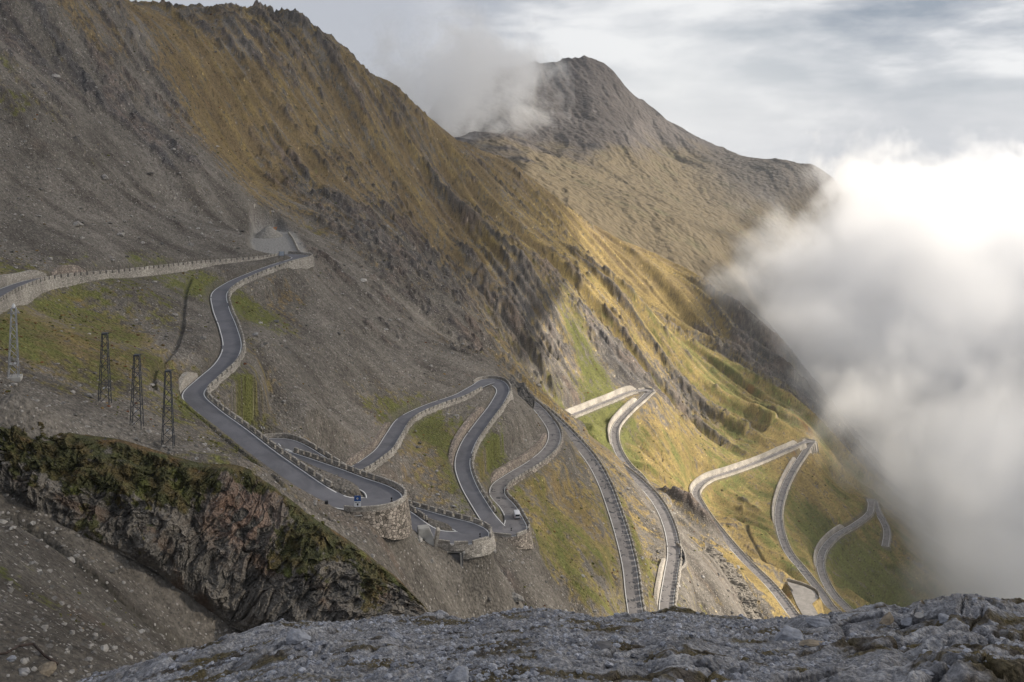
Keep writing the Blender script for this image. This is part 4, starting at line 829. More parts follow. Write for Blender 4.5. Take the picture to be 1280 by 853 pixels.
# ---- lattice masts
def mast(c, r, H, w0, w1, label, group, crossarm=False, mat=M_steel, rz=.2, skew=0):
    p = spot(c, r); root = empty('lattice_mast', p, rz); tag(root, label, 'lattice mast', group)
    z0 = -.4 if not crossarm else .5
    def corner(k, z):
        w = w0 + (w1 - w0) * max(z, 0) / H; a = (k + .5) * math.pi / 2; return (math.cos(a) * w * .707, math.sin(a) * w * .707, z)
    for k in range(4):
        bm = bmesh.new(); add_bar(bm, corner(k, z0), corner(k, H), .085, 4); obj('mast_leg', bm, mat, root)
    bm = bmesh.new(); n = 8
    for k in range(4):
        for j in range(n):
            za = H * (j / n) ** .92; zb_ = H * ((j + 1) / n) ** .92
            a, b_ = (corner(k, za), corner((k + 1) % 4, zb_)) if (j + k) % 2 == 0 or not crossarm else (corner((k + 1) % 4, za), corner(k, zb_))
            add_bar(bm, a, b_, .055, 4)
            if j and j % 2 == 0: add_bar(bm, corner(k, za), corner((k + 1) % 4, za), .045, 4)
        add_bar(bm, corner(k, H), corner((k + 1) % 4, H), .07, 4)
    obj('bracing', bm, mat, root)
    if crossarm:
        bm = bmesh.new()
        for s in (-1, 1):
            add_bar(bm, (s * .25, -.3, H - .5), (s * 1.0, 0, H - 1.0), .05, 4); add_bar(bm, (s * .25, 0, H + .1), (s * 1.0, 0, H - 1.0), .05, 4)
        add_bar(bm, (-1.1, 0, H - 1.0), (1.1, 0, H - 1.0), .07, 4); add_bar(bm, (0, -1.0, H - 1.0), (0, 1.0, H - 1.0), .07, 4)
        obj('cross_arm', bm, mat, root)
        bm = bmesh.new(); add_bar(bm, (0, 0, H), (0, 0, H + .8), .22, 10, .15); add_bar(bm, (0, 0, H + .25), (0, 0, H + .4), .34, 10); obj('insulator', bm, M_white, root)
        bm = bmesh.new(); add_box(bm, 0, 0, .1, w0 + 1.0, w0 + 1.0, .9, bevel=.06); obj('concrete_footing', bm, M_conc, root)
    else:
        bm = bmesh.new(); add_bar(bm, (-.15, .3, H), (1.25, .2, H + .15), .045, 4); add_bar(bm, (-.2, -.3, H), (.9, -.3, H + .05), .045, 4); add_box(bm, 0, 0, H, w1 + .12, w1 + .12, .3)
        obj('top_frame', bm, mat, root)
    bm = bmesh.new(); w = w0 * .8
    for s in ((-.35, .35) if crossarm else (0.05,)): add_box(bm, s, -w * .5, H * .23, .42, .05, .36, Matrix.Rotation(.15, 4, 'Y'))
    obj('warning_plate', bm, M_white, root)
    return root
mast(17, 474, 13.4, 1.7, .75, 'silvery lattice mast with cross-arms on a concrete footing near the left edge', 'lattice masts on the slope', True, M_galv, .35)
mast(131, 504, 14.0, 2.1, .95, 'dark flat-topped lattice mast, the upper left one of the three bare ones', 'lattice masts on the slope')
mast(171, 533, 13.8, 2.1, .95, 'dark flat-topped lattice mast standing between the other two bare ones', 'lattice masts on the slope', rz=.16)
mast(210, 558, 14.2, 2.1, .95, 'dark flat-topped lattice mast nearest the S-bend road, rightmost of the three bare ones', 'lattice masts on the slope', rz=.22)

# ---- blue and white sign by the hairpin
p = spot(447, 644.5); root = empty('road_sign', p, .05); tag(root, 'tall road sign with blue and white panels on a grey post before the bastion hairpin', 'road sign')
bm = bmesh.new(); add_bar(bm, (0, 0, 0), (0, 0, 4.0), .07, 8); obj('post', bm, M_galv, root)
bm = bmesh.new(); add_box(bm, 0, 0, .08, 1.9, 1.0, .16, bevel=.03); obj('base_slab', bm, M_conc, root)
bm = bmesh.new(); add_box(bm, 0, -.10, 3.42, 1.34, .05, 1.12, bevel=.02); bp_ = obj('blue_panel', bm, M_blue, root)
bm = bmesh.new()
bmesh.ops.create_circle(bm, cap_ends=True, segments=20, radius=.20, matrix=Matrix.Translation((0, -.131, 3.42)) @ Matrix.Rotation(math.pi / 2, 4, 'X'))
obj('white_emblem', bm, M_white, bp_)
bm = bmesh.new(); bmesh.ops.create_circle(bm, cap_ends=True, segments=14, radius=.13, matrix=Matrix.Translation((.07, -.136, 3.46)) @ Matrix.Rotation(math.pi / 2, 4, 'X')); obj('emblem_disc', bm, plain('ochre_paint', (.25, .2, .07), .5), bp_)  # small ochre disc painted on the white emblem
bm = bmesh.new(); add_box(bm, 0, -.10, 2.27, 1.34, .05, 1.10, bevel=.02); wp = obj('white_panel', bm, M_white, root)
bm = bmesh.new(); add_box(bm, -.28, -.13, 2.62, .5, .01, .10); add_box(bm, .3, -.13, 2.6, .42, .01, .08); add_box(bm, .02, -.13, 2.25, .34, .01, .34); add_box(bm, .05, -.13, 2.0, .16, .01, .2); obj('black_pictogram', bm, M_black, wp)

# ---- small black box at the kerb below the S-bend
p = spot(408, 630.5); bm = bmesh.new(); root = empty('grit_bin', p, .3); tag(root, 'small black bin at the near kerb left of the blue sign', 'bin')
add_box(bm, 0, 0, .28, .62, .5, .56, bevel=.04); obj('bin_body', bm, M_black, root)
bm = bmesh.new(); add_box(bm, 0, 0, .60, .68, .56, .08, bevel=.02); obj('bin_lid', bm, M_black, root)

# ---- marker posts in the bends
def marker(c, r, lab, tall=1.15, col=M_black, grp='dark marker posts in the hairpins', dzp=0):
    p = spot(c, r); root = empty('marker_post', p + [0, 0, dzp]); tag(root, lab, 'marker post', grp)
    bm = bmesh.new(); add_bar(bm, (0, 0, -.1), (0, 0, tall), .09, 8); obj('post', bm, col, root)
    bm = bmesh.new(); add_box(bm, .02, -.03, .22, .55, .3, .5, bevel=.04); add_box(bm, 0, -.1, tall - .1, .34, .06, .3); obj('reflector_block', bm, col, root)
marker(489.5, 629, 'dark marker post standing in the bastion hairpin right of the blue sign')
marker(600, 673, 'dark marker post standing in the hairpin above the dark concrete pier')
marker(639, 665, 'dark marker post standing in the hairpin below the white van')
def pole(c, r, lab, h):
    p = spot(c, r); root = empty('snow_pole', p); tag(root, lab, 'snow pole', 'small snow poles behind the parapets')
    bm = bmesh.new(); add_bar(bm, (0, 0, -.1), (0, 0, h), .07, 8); obj('pole_shaft', bm, M_black, root)
    bm = bmesh.new(); add_bar(bm, (0, 0, h * .55), (0, 0, h * .95), .10, 8); obj('white_band', bm, M_white, root)
pole(330, 540, 'short snow pole with white band behind the half-hidden loop, right of two', 1.5)
pole(327, 540, 'short snow pole with white band behind the half-hidden loop, left of two', 1.4)
pole(375, 549, 'lone short snow pole on the outer parapet of the half-hidden loop', 1.0)
pole(503, 611, 'lone short snow pole on top of the bastion hairpin parapet', 1.3)
pole(662, 657, 'lone short snow pole at the outer parapet right of the white van', 1.3)

# ---- pale board on two posts at the topmost hairpin
p = spot(352, 323.5); root = empty('direction_board', p, 0); tag(root, 'pale board between two dark posts on the inside of the topmost hairpin', 'road sign')
for s in (-1, 1):
    bm = bmesh.new(); add_bar(bm, (s * 1.05, 0, -.3), (s * 1.05, 0, 3.0), .10, 8); obj('post', bm, M_steel, root)
bm = bmesh.new(); add_box(bm, 0, .02, 2.0, 1.95, .05, 1.7, bevel=.02); obj('sign_panel', bm, plain('pale_blue_panel', (.36, .40, .46), .5), root)

# ---- yard: gravel heap, excavator, white edge wall
bm = bmesh.new(); bmesh.ops.create_grid(bm, x_segments=70, y_segments=50, size=1)
gp = spot(326, 296)
for v in bm.verts:
    x, y = v.co.x, v.co.y; r1 = math.hypot((x - .25) / .5, y / .8); r2 = math.hypot((x + .45) / .5, (y + .1) / .8)
    h = max(0, 1 - r1) * 7.5; h = max(h, max(0, 1 - r2) * 5.0)
    h = h ** .92 if h > 0 else -.6
    v.co = Vector((x * 15, y * 11, h + .35 * float(perlin(np.array([x * 9]), np.array([y * 7]), 3)[0])))
heap = obj('gravel_heap', bm, ground_mat('heap_gravel', 1.2, .3), None, True); heap.location = gp + [0, 0, -.4]
a = heap.data.color_attributes.new('tint', 'FLOAT_COLOR', 'POINT'); a.data.foreach_set('color', np.tile(np.array([.26, .245, .22, .7], np.float32), len(heap.data.vertices)))
tag(heap, 'grey gravel heap with two humps in the yard behind the topmost hairpin', 'gravel heap')
ep = spot(335, 293.5); M_orange = plain('orange_paint', (.55, .2, .03), .5); ex = empty('excavator', ep, .6); tag(ex, 'tiny orange excavator working behind the gravel heap', 'excavator')
for s in (-1, 1):
    bm = bmesh.new(); add_box(bm, 0, s * .95, .4, 3.2, .5, .8, bevel=.3); obj('track', bm, M_black, ex)
bm = bmesh.new(); add_box(bm, -.3, 0, 1.35, 2.6, 2.2, .95, bevel=.12); obj('engine_body', bm, M_orange, ex)
bm = bmesh.new(); add_box(bm, .5, .6, 2.3, 1.2, .9, 1.3, bevel=.1); obj('cab', bm, plain('cab_glass', (.06, .07, .08), .2), ex)
bm = bmesh.new(); add_box(bm, 2.2, -.2, 2.6, 3.2, .35, .45, Matrix.Rotation(-.6, 4, 'Y')); add_box(bm, 4.0, -.2, 2.6, .3, .3, 2.4, Matrix.Rotation(.3, 4, 'Y')); am = obj('boom', bm, M_orange, ex)
bm = bmesh.new(); add_box(bm, 4.0, -.2, 1.1, .8, .9, .7, bevel=.15); obj('bucket', bm, M_black, am)
q = [spot(*t) for t in ((374, 316.5), (370, 307), (366, 299), (361, 292.5))]
wv = []; 
for k_, p in enumerate(q):
    for dx, dz in ((-.3, -.3), (-.3, 1.1), (.3, 1.1), (.3, -.3)): wv.append(p + [dx, 0, dz] - q[1])
o = mesh_np('edge_wall', wv, grid_faces(4, 4), M_wall_l, smooth=False); o.location = q[1]; tag(o, 'thin white wall along the right edge of the gravel yard', 'low wall')

# ---- concrete pier and underside of the third hairpin
i3 = apex[3]; cpn = R[i3]; pxx, pyy = offp(i3 - 4, -1, HW[i3] + .1); pr = empty('bridge_pier', (float(pxx), float(pyy), cpn[2])); tag(pr, 'dark stained concrete pier with a pale edge under the round hairpin at centre', 'bridge pier')
bm = bmesh.new(); add_box(bm, -.6, .2, -5.2, 3.6, 2.6, 9.8, bevel=.06); obj('pier_wall', bm, M_concd, pr)
bm = bmesh.new(); add_box(bm, .9, -1.2, -5.2, .34, .5, 9.6, Matrix.Rotation(-.05, 4, 'Y')); obj('pale_edge', bm, M_conc, pr)
bm = bmesh.new(); add_box(bm, -.6, .6, -.55, 4.4, 3.4, .5, bevel=.05); obj('deck_slab', bm, M_conc, pr)
# ---- leaning concrete block beside the bastion
p = spot(534, 676); bt = empty('concrete_buttress', p, .2); tag(bt, 'broken pale concrete block leaning beside the round bastion', 'buttress')
bm = bmesh.new(); vs_ = add_box(bm, 0, 0, .8, 4.2, 2.4, 4.2, bevel=.15)
for v in bm.verts:
    if v.co.z > 1: v.co.x = v.co.x * .62 - .8; v.co.y += .8
obj('block', bm, M_conc, bt)
bm = bmesh.new(); add_box(bm, 2.1, -.6, .6, .8, 1.6, 4.4, Matrix.Rotation(.18, 4, 'Y'), bevel=.12); obj('broken_edge', bm, M_wall_l, bt)
# ---- fins that carry the cloud-edge hairpin
i10 = apex[10]; bt = empty('buttressed_wall', R[i10]); tag(bt, 'tall ribbed buttress wall under the hairpin at the edge of the cloud', 'buttress wall')
t10 = T[i10]; n10 = LN[i10]
for k_ in range(6):
    i_ = min(max(i10 - 6 + k_ * 4, 0), NR - 1); x, y = offp(i_, 1, HW[i_] + .9); dx, dy = LN[i_]
    P0 = np.array([x, y, R[i_, 2]]) - R[i10]
    bm = bmesh.new(); ang = math.atan2(dy, dx)
    vs_ = add_box(bm, 0, 0, -6.0, 1.6, .8, 13.0)
    for v in vs_:
        if v.co.z < -6: v.co.x += 2.2
    bmesh.ops.transform(bm, matrix=Matrix.Translation(P0) @ Matrix.Rotation(ang, 4, 'Z'), verts=bm.verts); obj('fin', bm, M_wall_l, bt)

# ---- paved lay-by on the lower road, black box on the gravel lay-by
def slab(name, poly, z, mat, colr):
    bm = bmesh.new(); vsx = [bm.verts.new((x, y, z)) for x, y in poly]; f = bm.faces.new(vsx)
    if f.normal.z < 0: f.normal_flip()
    o = obj(name, bm, mat); a = o.data.color_attributes.new('tint', 'FLOAT_COLOR', 'POINT'); a.data.foreach_set('color', np.tile(np.array(colr, np.float32), len(o.data.vertices))); return tag(o, kind='structure')
slab('paved_layby', lot, LOTZ - .05, M_asphalt, (.25, .235, .22, .3))
wpts = [pz(c, r, LOTZ) for c, r in ((1024,748),(1023,742),(1018,737),(1005,731),(992,727),(984,725))] 
wpts, _ = catmull(np.array(wpts), 4); wv = []
for p in wpts: 
    for dy, dz in ((-.35, -.6), (-.3, .95), (.3, .95), (.5, -1.5)): wv.append(p + [0, dy, dz] - wpts[0])
o = mesh_np('low_stone_wall', wv, grid_faces(len(wpts), 4), M_wall_d, smooth=False); o.location = wpts[0]; tag(o, 'low curved wall round the outer end of the pale lay-by on the lower road', 'low wall')
ii_ = np.arange(near_i(905, 670, apex[9], apex[10]), near_i(972, 745, apex[9], apex[10]), 3) if False else np.arange(min(near_i(905, 670, apex[9], apex[10]), near_i(968, 738, apex[9], apex[10])), max(near_i(905, 670, apex[9], apex[10]), near_i(968, 738, apex[9], apex[10])), 3)
xo, yo = offp(ii_, -1, HW[ii_] + 8.5); wpts = np.stack([xo, yo, hz(xo, yo)], 1); wv = []
for p in wpts:
    for dy, dz in ((-.35, -.6), (-.3, .95), (.3, .95), (.5, -1.2)): wv.append(p + [0, dy, dz] - wpts[0])
o = mesh_np('low_stone_wall', wv, grid_faces(len(wpts), 4), M_wall_d, smooth=False); o.location = wpts[0]; tag(o, 'thin dark wall on the slope just below the sunlit road, left of the pale lay-by', 'low wall')
wpts = [pz(c, r, LAYZ) for c, r in ((846,681),(850,683),(853,688),(856,694),(857,704),(853,711),(848,714))]; wpts, _ = catmull(np.array(wpts), 4); wv = []
for p in wpts:
    for dx, dz in ((-.3, -.2), (-.3, .9), (.3, .9), (.45, -2.2)): wv.append(p + [dx, 0, dz] - wpts[0])
o = mesh_np('low_stone_wall', wv, grid_faces(len(wpts), 4), M_wall_d, smooth=False); o.location = wpts[0]; tag(o, 'curved low wall around the gravel lay-by with the black box', 'low wall')
p = pz(852, 699, LAYZ); root = empty('waste_container', p, .1); tag(root, 'black waste container on the gravel lay-by beside the long straight', 'container')
bm = bmesh.new(); add_box(bm, 0, 0, .75, 1.9, 1.3, 1.4, bevel=.08); obj('container_body', bm, M_black, root)
bm = bmesh.new(); add_box(bm, 0, 0, 1.52, 2.0, 1.4, .14, Matrix.Rotation(.06, 4, 'X'), bevel=.04); obj('container_lid', bm, M_black, root)

# ---- white van
iv = near_i(641, 648, apex[5], apex[6]); sd = -1; px_, py_ = offp(iv, sd, 1.0)
van = empty('van', (float(px_), float(py_), R[iv, 2] + .05), math.atan2(T[iv][1], T[iv][0])); tag(van, 'white van seen from behind in the bend beside the rubble bastion', 'van')
bm = bmesh.new()
prof = [(-2.35, .45), (-2.42, .95), (-2.3, 1.9), (-2.1, 2.03), (.9, 2.0), (1.75, 1.32), (2.35, 1.12), (2.45, .75), (2.4, .42)]
rows = []
for s, w in ((-1, .88), (-.86, 1), (.86, 1), (1, .88)):
    rows.append([bm.verts.new((x * (.985 if abs(s) == 1 else 1), s * .96 * (1 if z < 1.1 else .93), z * (1 if abs(s) < 1 else (1 if z < 1.1 else .985)))) for x, z in prof])
for a_, b_ in zip(rows, rows[1:]):
    for k_ in range(len(prof)): bm.faces.new([a_[k_], a_[(k_ + 1) % len(prof)], b_[(k_ + 1) % len(prof)], b_[k_]])
bm.faces.new(rows[0][::-1]); bm.faces.new(rows[-1]); bmesh.ops.recalc_face_normals(bm, faces=bm.faces)
bmesh.ops.bevel(bm, geom=bm.edges[:], offset=.05, segments=2, affect='EDGES')
body = obj('body', bm, plain('silver_white_paint', (.62, .63, .66), .3, var=.03), van, True)
M_gl = plain('dark_glass', (.02, .025, .03), .1)
bm = bmesh.new(); add_box(bm, -2.375, 0, 1.5, .06, 1.45, .55, Matrix.Rotation(.12, 4, 'Y'), bevel=.02); obj('rear_window', bm, M_gl, van)
for s in (-1, 1):
    bm = bmesh.new(); add_box(bm, -.4, s * .915, 1.5, 2.9, .04, .46, bevel=.015); obj('side_window', bm, M_gl, van)
bm = bmesh.new(); add_box(bm, 1.32, 0, 1.66, .05, 1.5, .78, Matrix.Rotation(-.9, 4, 'Y'), bevel=.02); obj('windscreen', bm, M_gl, van)
for x in (-1.5, 1.5):
    for s in (-1, 1):
        bm = bmesh.new(); add_bar(bm, (x, s * .72, .34), (x, s * .96, .34), .34, 20); w = obj('wheel', bm, M_black, van)
        bm = bmesh.new(); add_bar(bm, (x, s * .955, .34), (x, s * .975, .34), .2, 16); obj('rim', bm, M_galv, w)
for s in (-1, 1):
    bm = bmesh.new(); add_box(bm, -2.42, s * .82, 1.05, .06, .16, .42, bevel=.02); obj('tail_light', bm, plain('red_lens', (.35, .02, .02), .3), van)
bm = bmesh.new(); add_box(bm, -2.44, 0, .5, .16, 1.75, .22, bevel=.04); obj('rear_bumper', bm, M_black, van)
bm = bmesh.new(); add_box(bm, -2.44, 0, .82, .03, .5, .12); obj('number_plate', bm, M_white, van)

# ---- two cyclists riding away up the patched bend
def cyclist(c, r, lab, shirt, plab):
    i_ = near_i(c, r, apex[5], apex[6]); q_ = spot(c, r); rz = math.atan2(T[i_][1], T[i_][0])
    z = float(hz(q_[0], q_[1])) + .33
    b = empty('bicycle', (q_[0], q_[1], z), rz); tag(b, lab, 'bicycle', 'bicycles ridden up the bend')
    for x in (-.52, .52):
        bm = bmesh.new(); n = 24; R1 = .33
        for k_ in range(n):
            a0 = 2 * math.pi * k_ / n; a1 = 2 * math.pi * (k_ + 1) / n
            add_bar(bm, (x + R1 * math.cos(a0), 0, R1 + R1 * math.sin(a0)), (x + R1 * math.cos(a1), 0, R1 + R1 * math.sin(a1)), .018, 6)
        obj('wheel', bm, M_black, b)
    bm = bmesh.new(); fr = [((-.52,0,.33),(-.12,0,.3)),((-.12,0,.3),(-.25,0,.88)),((-.52,0,.33),(-.22,0,.8)),((-.22,0,.8),(.36,0,.85)),((-.12,0,.3),(.38,0,.78)),((.36,0,.92),(.52,0,.33))]
    for a_, b_ in fr: add_bar(bm, a_, b_, .02, 6)
    obj('frame', bm, M_steel, b)
    bm = bmesh.new(); add_bar(bm, (.38, -.21, .95), (.38, .21, .95), .016, 6); obj('handlebar', bm, M_black, b)
    bm = bmesh.new(); add_box(bm, -.27, 0, .91, .26, .13, .05, bevel=.02); obj('saddle', bm, M_black, b)
    V = {'pel': (-.25, 0, .98), 'ch': (.02, 0, 1.34), 'nk': (.10, 0, 1.50), 'hd': (.17, 0, 1.64)}
    vv_ = [(-.25,0,.98),(-.10,0,1.18),(.04,0,1.38),(.12,0,1.50),(.19,0,1.64)]; ee = [(0,1),(1,2),(2,3),(3,4)]; rr_ = [.16,.14,.16,.06,.115]
    for s in (-1, 1):
        k0 = len(vv_); kn = (.10, s * .10, .78) if s > 0 else (.14, s * .10, .62)
        ft = (-.05, s * .11, .38) if s > 0 else (-.08, s * .11, .18)
        vv_ += [(-.22, s * .10, .94), kn, ft, (ft[0] + .16, s * .11, ft[2] - .04)]; rr_ += [.10, .07, .045, .035]; ee += [(0, k0), (k0, k0+1), (k0+1, k0+2), (k0+2, k0+3)]
        k0 = len(vv_); vv_ += [(.04, s * .19, 1.38), (.16, s * .24, 1.15), (.36, s * .18, .98)]; rr_ += [.065, .045, .035]; ee += [(2, k0), (k0, k0+1), (k0+1, k0+2)]
    me = bpy.data.meshes.new('person'); me.from_pydata(vv_, ee, []); o = bpy.data.objects.new('person', me); COL.objects.link(o); o.location = (q_[0], q_[1], z); o.rotation_euler = (0, 0, rz)
    md = o.modifiers.new('skin', 'SKIN'); 
    for k_, sv in enumerate(me.skin_vertices[0].data): sv.radius = (rr_[k_], rr_[k_])
    me.skin_vertices[0].data[0].use_root = True
    o.modifiers.new('sub', 'SUBSURF').levels = 1; o.modifiers[-1].render_levels = 1
    me.materials.append(shirt); tag(o, plab, 'person', 'cyclists on the bend')
    bm = bmesh.new(); bmesh.ops.create_uvsphere(bm, u_segments=14, v_segments=8, radius=.14); bmesh.ops.transform(bm, matrix=Matrix.Translation((.19, 0, 1.70)) @ Matrix.Diagonal((1.15, .9, .75, 1)), verts=bm.verts); obj('helmet', bm, M_black, o, True)
cyclist(629.5, 618.5, 'bicycle under the dark-clothed rider, left of the two bicycles on the bend', plain('dark_jersey', (.05, .05, .06), .8), 'person in dark clothes cycling up the patched bend, left of two riders')
cyclist(633.8, 618.0, 'bicycle under the rider in maroon, right of the two bicycles on the bend', plain('maroon_jersey', (.16, .045, .04), .8), 'person in maroon cycling up the patched bend, right of two riders')

# ---- summit post
p = spot(228, 25.5, 300); root = empty('summit_cross', p); tag(root, 'tiny dark post with crossbar on the skyline at upper left', 'summit cross')
bm = bmesh.new(); add_box(bm, 0, 0, 1.6, .3, .3, 3.6); obj('upright', bm, M_steel, root); bm = bmesh.new(); add_box(bm, 0, 0, 2.4, 1.3, .22, .25); obj('crossbar', bm, M_steel, root)

# ------------------------------------------------------------------ boulders and stones
M_boul = plain('pale_boulder', (.30, .29, .28), .9, var=.3, scale=2.0, bump=.6); M_bould = plain('dark_boulder', (.13, .125, .125), .9, var=.3, scale=2.0, bump=.6); M_bout = plain('tan_boulder', (.24, .20, .15), .9, var=.3, scale=4.0, bump=.5)
M_bblue = plain('blue_grey_boulder', (.25, .26, .29), .9, var=.35, scale=6.0, bump=.5)
def boulder_mesh(size, seed, flat=.7, sub=4):
    bm = bmesh.new(); bmesh.ops.create_icosphere(bm, subdivisions=sub, radius=1); rs = np.random.default_rng(seed)
    cuts = [(rs.normal(size=3), rs.uniform(.45, .8)) for _ in range(9)]
    for v in bm.verts:
        c_ = np.array(v.co)
        for n_, d_ in cuts:
            n_ = n_ / np.linalg.norm(n_); t = c_ @ n_
            if t > d_: c_ = c_ - (t - d_) * n_
        c_ = c_ * (1 + .04 * float(perlin(np.array([c_[0] * 8 + seed]), np.array([c_[1] * 8 + c_[2] * 6]))[0]))
        c_ = c_ * (1 + .09 * float(perlin(np.array([c_[0] * 3 + seed]), np.array([c_[1] * 3 + c_[2] * 2]))[0]))
        v.co = Vector((c_[0] * size[0], c_[1] * size[1], c_[2] * size[2] * flat))
    return bm
def boulder(c, r, size, lab, mat, group='loose boulders on the slopes', fg=False, rz=0):
    p = fspot(c, r) if fg else spot(c, r); o = obj('boulder', boulder_mesh(size, int(c * 3 + r)), mat, None, False); o.location = p + [0, 0, size[2] * .25]; o.rotation_euler = (random.uniform(-.3, .3), random.uniform(-.3, .3), rz)
    return tag(o, lab, 'boulder', group)
boulder(318, 419, (1.9, 1.0, .8), 'long pale boulder lying right of the S-bend road below the topmost hairpin', M_boul, rz=-.5)
boulder(345, 403, (1.3, 1, .9), 'grey boulder among scree, upper right of the long pale one beside the S-bend', M_bould)
boulder(566, 634, (1.5, .7, .6), 'long pale boulder on the grassy slope left of the central straight', M_boul, rz=-.6)
boulder(547, 619, (.8, .7, .6), 'small white boulder left of the central straight, above the long pale one', M_boul)
boulder(847, 733, (1.6, 1.2, 1.0), 'pale boulder right of the long straight below the black container', M_boul)
boulder(878, 722, (1.3, 1.1, .9), 'white boulder on grey scree left of the sunlit crag', M_boul)
boulder(380, 553, (.5, .5, .5), 'small white stone on the scree above the half-hidden loop', M_boul)
boulder(28, 841, (1.25, .5, .45), 'long tilted slab of rock at the bottom left corner under the bent pipe', M_boul, rz=-.7)
boulder(57, 841, (.95, .8, .75), 'blocky tan rock at the bottom left corner right of the tilted slab', M_bout)
boulder(14, 826, (.5, .4, .4), 'small blue-grey rock tucked under the bent pipe at bottom left', M_bblue)
boulder(655, 686, (.6, .5, .4), 'white rock fallen below the bastion of the van hairpin', M_boul)
GF = 'loose rocks on the foreground ridge'
for c_, r_, s_, lab_, m_ in ((1110,778,(.24,.2,.2),'blocky tan rock near the middle of the right foreground',M_bout),(1180,776,(.22,.16,.13),'pale blue-grey rock below the dark hollow on the right foreground',M_bblue),(1025,781,(.34,.2,.14),'rounded grey rock left of the mossy patch in the foreground',M_bblue),
    (1135,781,(.2,.15,.14),'rounded pale rock right of the blocky tan one in the foreground',M_bblue),(1015,806,(.3,.18,.1),'flat tan slab tilted in the middle foreground',M_bout),(985,800,(.42,.3,.18),'blue-grey slab outcrop left of the flat tan slab',M_bblue),(372,800,(.3,.22,.2),'rounded pale rock on the left foreground ridge',M_bblue),
    (494,797,(.2,.16,.14),'small pale rock beside moss at the left centre foreground',M_bblue),(1148,770,(.16,.12,.1),'small white stone under the right foreground hump',M_boul),(752,812,(.22,.2,.12),'dark grey rock in the gravel of the centre foreground',M_bould),(575,849,(.26,.2,.16),'pale rock at the bottom edge left of centre',M_bblue)):
    boulder(c_, r_, s_, lab_, m_, GF, True, random.uniform(-1, 1))
# bent rusty pipe at the bottom left
q = [spot(c, r) + [0, 0, dz] for c, r, dz in ((-12,826,.5),(8,823,.45),(22,815,.5),(40,813,.6),(42,813.5,.6),(56,824,.3),(73,833,.15))]
org = q[3]; bm = bmesh.new()
for a_, b_ in zip(q, q[1:]): add_bar(bm, a_ - org, b_ - org, .11, 10)
o = obj('bent_pipe', bm, plain('rusty_iron', (.055, .04, .035), .8, .2, var=.5, scale=3), None, True); o.location = org; tag(o, 'bent dark rusty pipe lying over rocks at the bottom left corner', 'pipe')

def stones(name, P, sizes, mat, colf, seed):
    rs = np.random.default_rng(seed); bases = []
    for k_ in range(6):
        bm = boulder_mesh((1, 1, 1), 900 + k_, .65, 1); bm.verts.ensure_lookup_table()
        bases.append((np.array([v.co[:] for v in bm.verts]), np.array([[v.index for v in f.verts] for f in bm.faces]))); bm.free()
    Vs = []; Fs = []; Cs = []; n0_ = 0
    for p, s in zip(P, sizes):
        bv, bf = bases[rs.integers(6)]; a = rs.uniform(0, 6.28); ca, sa = math.cos(a), math.sin(a); e = np.array([s * rs.uniform(.7, 1.5), s, s * rs.uniform(.6, 1)])
        v = bv * e; v = np.stack([v[:, 0] * ca - v[:, 1] * sa, v[:, 0] * sa + v[:, 1] * ca, v[:, 2]], 1) + p
        Vs.append(v); Fs.append(bf + n0_); n0_ += len(v); Cs.append(np.tile(colf(rs), (len(v), 1)))
    cs = np.concatenate(Cs); cs = np.concatenate([cs, np.zeros((len(cs), 1))], 1)
    o = mesh_np(name, np.concatenate(Vs), np.concatenate(Fs), mat, cols=cs.astype(np.float32), smooth=False); return tag(o, kind='stuff')
rs = np.random.default_rng(77); P = []; Sz = []
n_try = 26000; uu = rs.uniform(-.62, .5, n_try); yy = np.exp(rs.uniform(math.log(72), math.log(620), n_try)); xx = uu * yy
gv = cover(xx, yy, 0) ; cl_ = perlin(xx / 16, yy / 16, 700) + .6 * perlin(xx / 5, yy / 5, 701)
dI = bilin(DIST, (uu - UU[0]) / du, (np.log(yy) - ly0) / dly)
ydI = polydist(xx, yy, yard); 
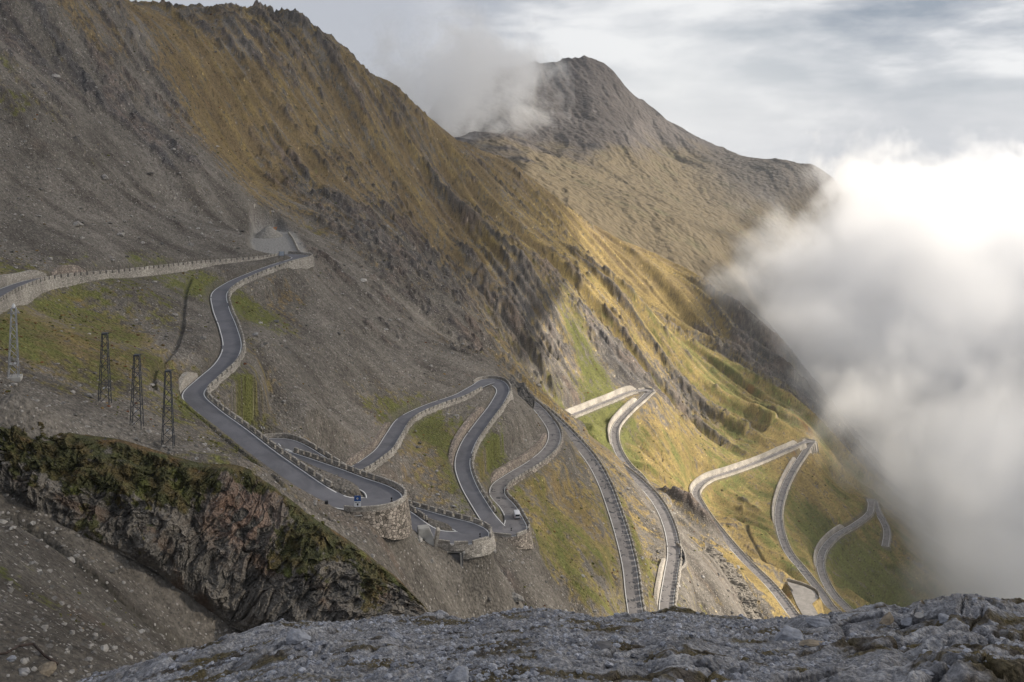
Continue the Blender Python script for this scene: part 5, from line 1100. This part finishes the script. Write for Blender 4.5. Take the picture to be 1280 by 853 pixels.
ok = (dI > 5.5) & (rs.random(n_try) < np.clip(.75 - gv * .75 + .5 * cl_, .02, 1)) & (ydI > 2) & (polydist(xx, yy, lot) > 2) & (polydist(xx, yy, lay) > 2)
xx, yy = xx[ok], yy[ok]; zz = hz(xx, yy); szs = (.09 + .6 * rs.random(len(xx)) ** 5 + 1.1 * (rs.random(len(xx)) > .992) * rs.random(len(xx))) * (.5 + yy / 260)
stones('scree_stones', np.stack([xx, yy, zz + szs * .1], 1), szs, M_ground, lambda r: np.array([.30, .285, .265]) * r.uniform(.35, 1.35), 5)
n_try = 34000; uu = rs.uniform(-.6, .62, n_try); yy = rs.uniform(11, 24.5, n_try); xx = uu * yy
mk = rs.random(n_try) < np.clip(.6 + .9 * perlin(xx / 1.6, yy / 1.6, 720) - .45 * bilin(rr, (uu - uf[0]) / (uf[1] - uf[0]), np.interp(yy, yf, np.arange(len(yf)))), .03, 1)
xx, yy = xx[mk], yy[mk]; szs = .014 + .09 * rs.random(len(xx)) ** 6
stones('gravel', np.stack([xx, yy, hf(xx, yy) + szs * .15], 1), szs, M_fore, lambda r: np.array([.33, .34, .38]) * r.uniform(.45, 1.4), 6)

n_try = 30000; uu = rs.uniform(-.62, .42, n_try); yy = np.exp(rs.uniform(math.log(100), math.log(900), n_try)); xx = uu * yy
gv = cover(xx, yy, 0); dI = bilin(DIST, (uu - UU[0]) / du, (np.log(yy) - ly0) / dly)
ok = (dI > 4.6) & (rs.random(n_try) < np.clip(gv * .9 - .25 + .8 * perlin(xx / 14, yy / 14, 730), 0, .8)) & (polydist(xx, yy, yard) > 3) & (polydist(xx, yy, lot) > 2) & (polydist(xx, yy, lay) > 2)
xx, yy = xx[ok], yy[ok]; szs = (.18 + .45 * rs.random(len(xx)) ** 3) * (.6 + yy / 500)
tufts = stones('grass_tufts', np.stack([xx, yy, hz(xx, yy) + szs * .1], 1), szs, M_ground, lambda r: (np.array([.10, .10, .03]) if r.random() < .6 else np.array([.20, .13, .05]) if r.random() < .7 else np.array([.14, .06, .03])) * r.uniform(.5, 1.3), 8)
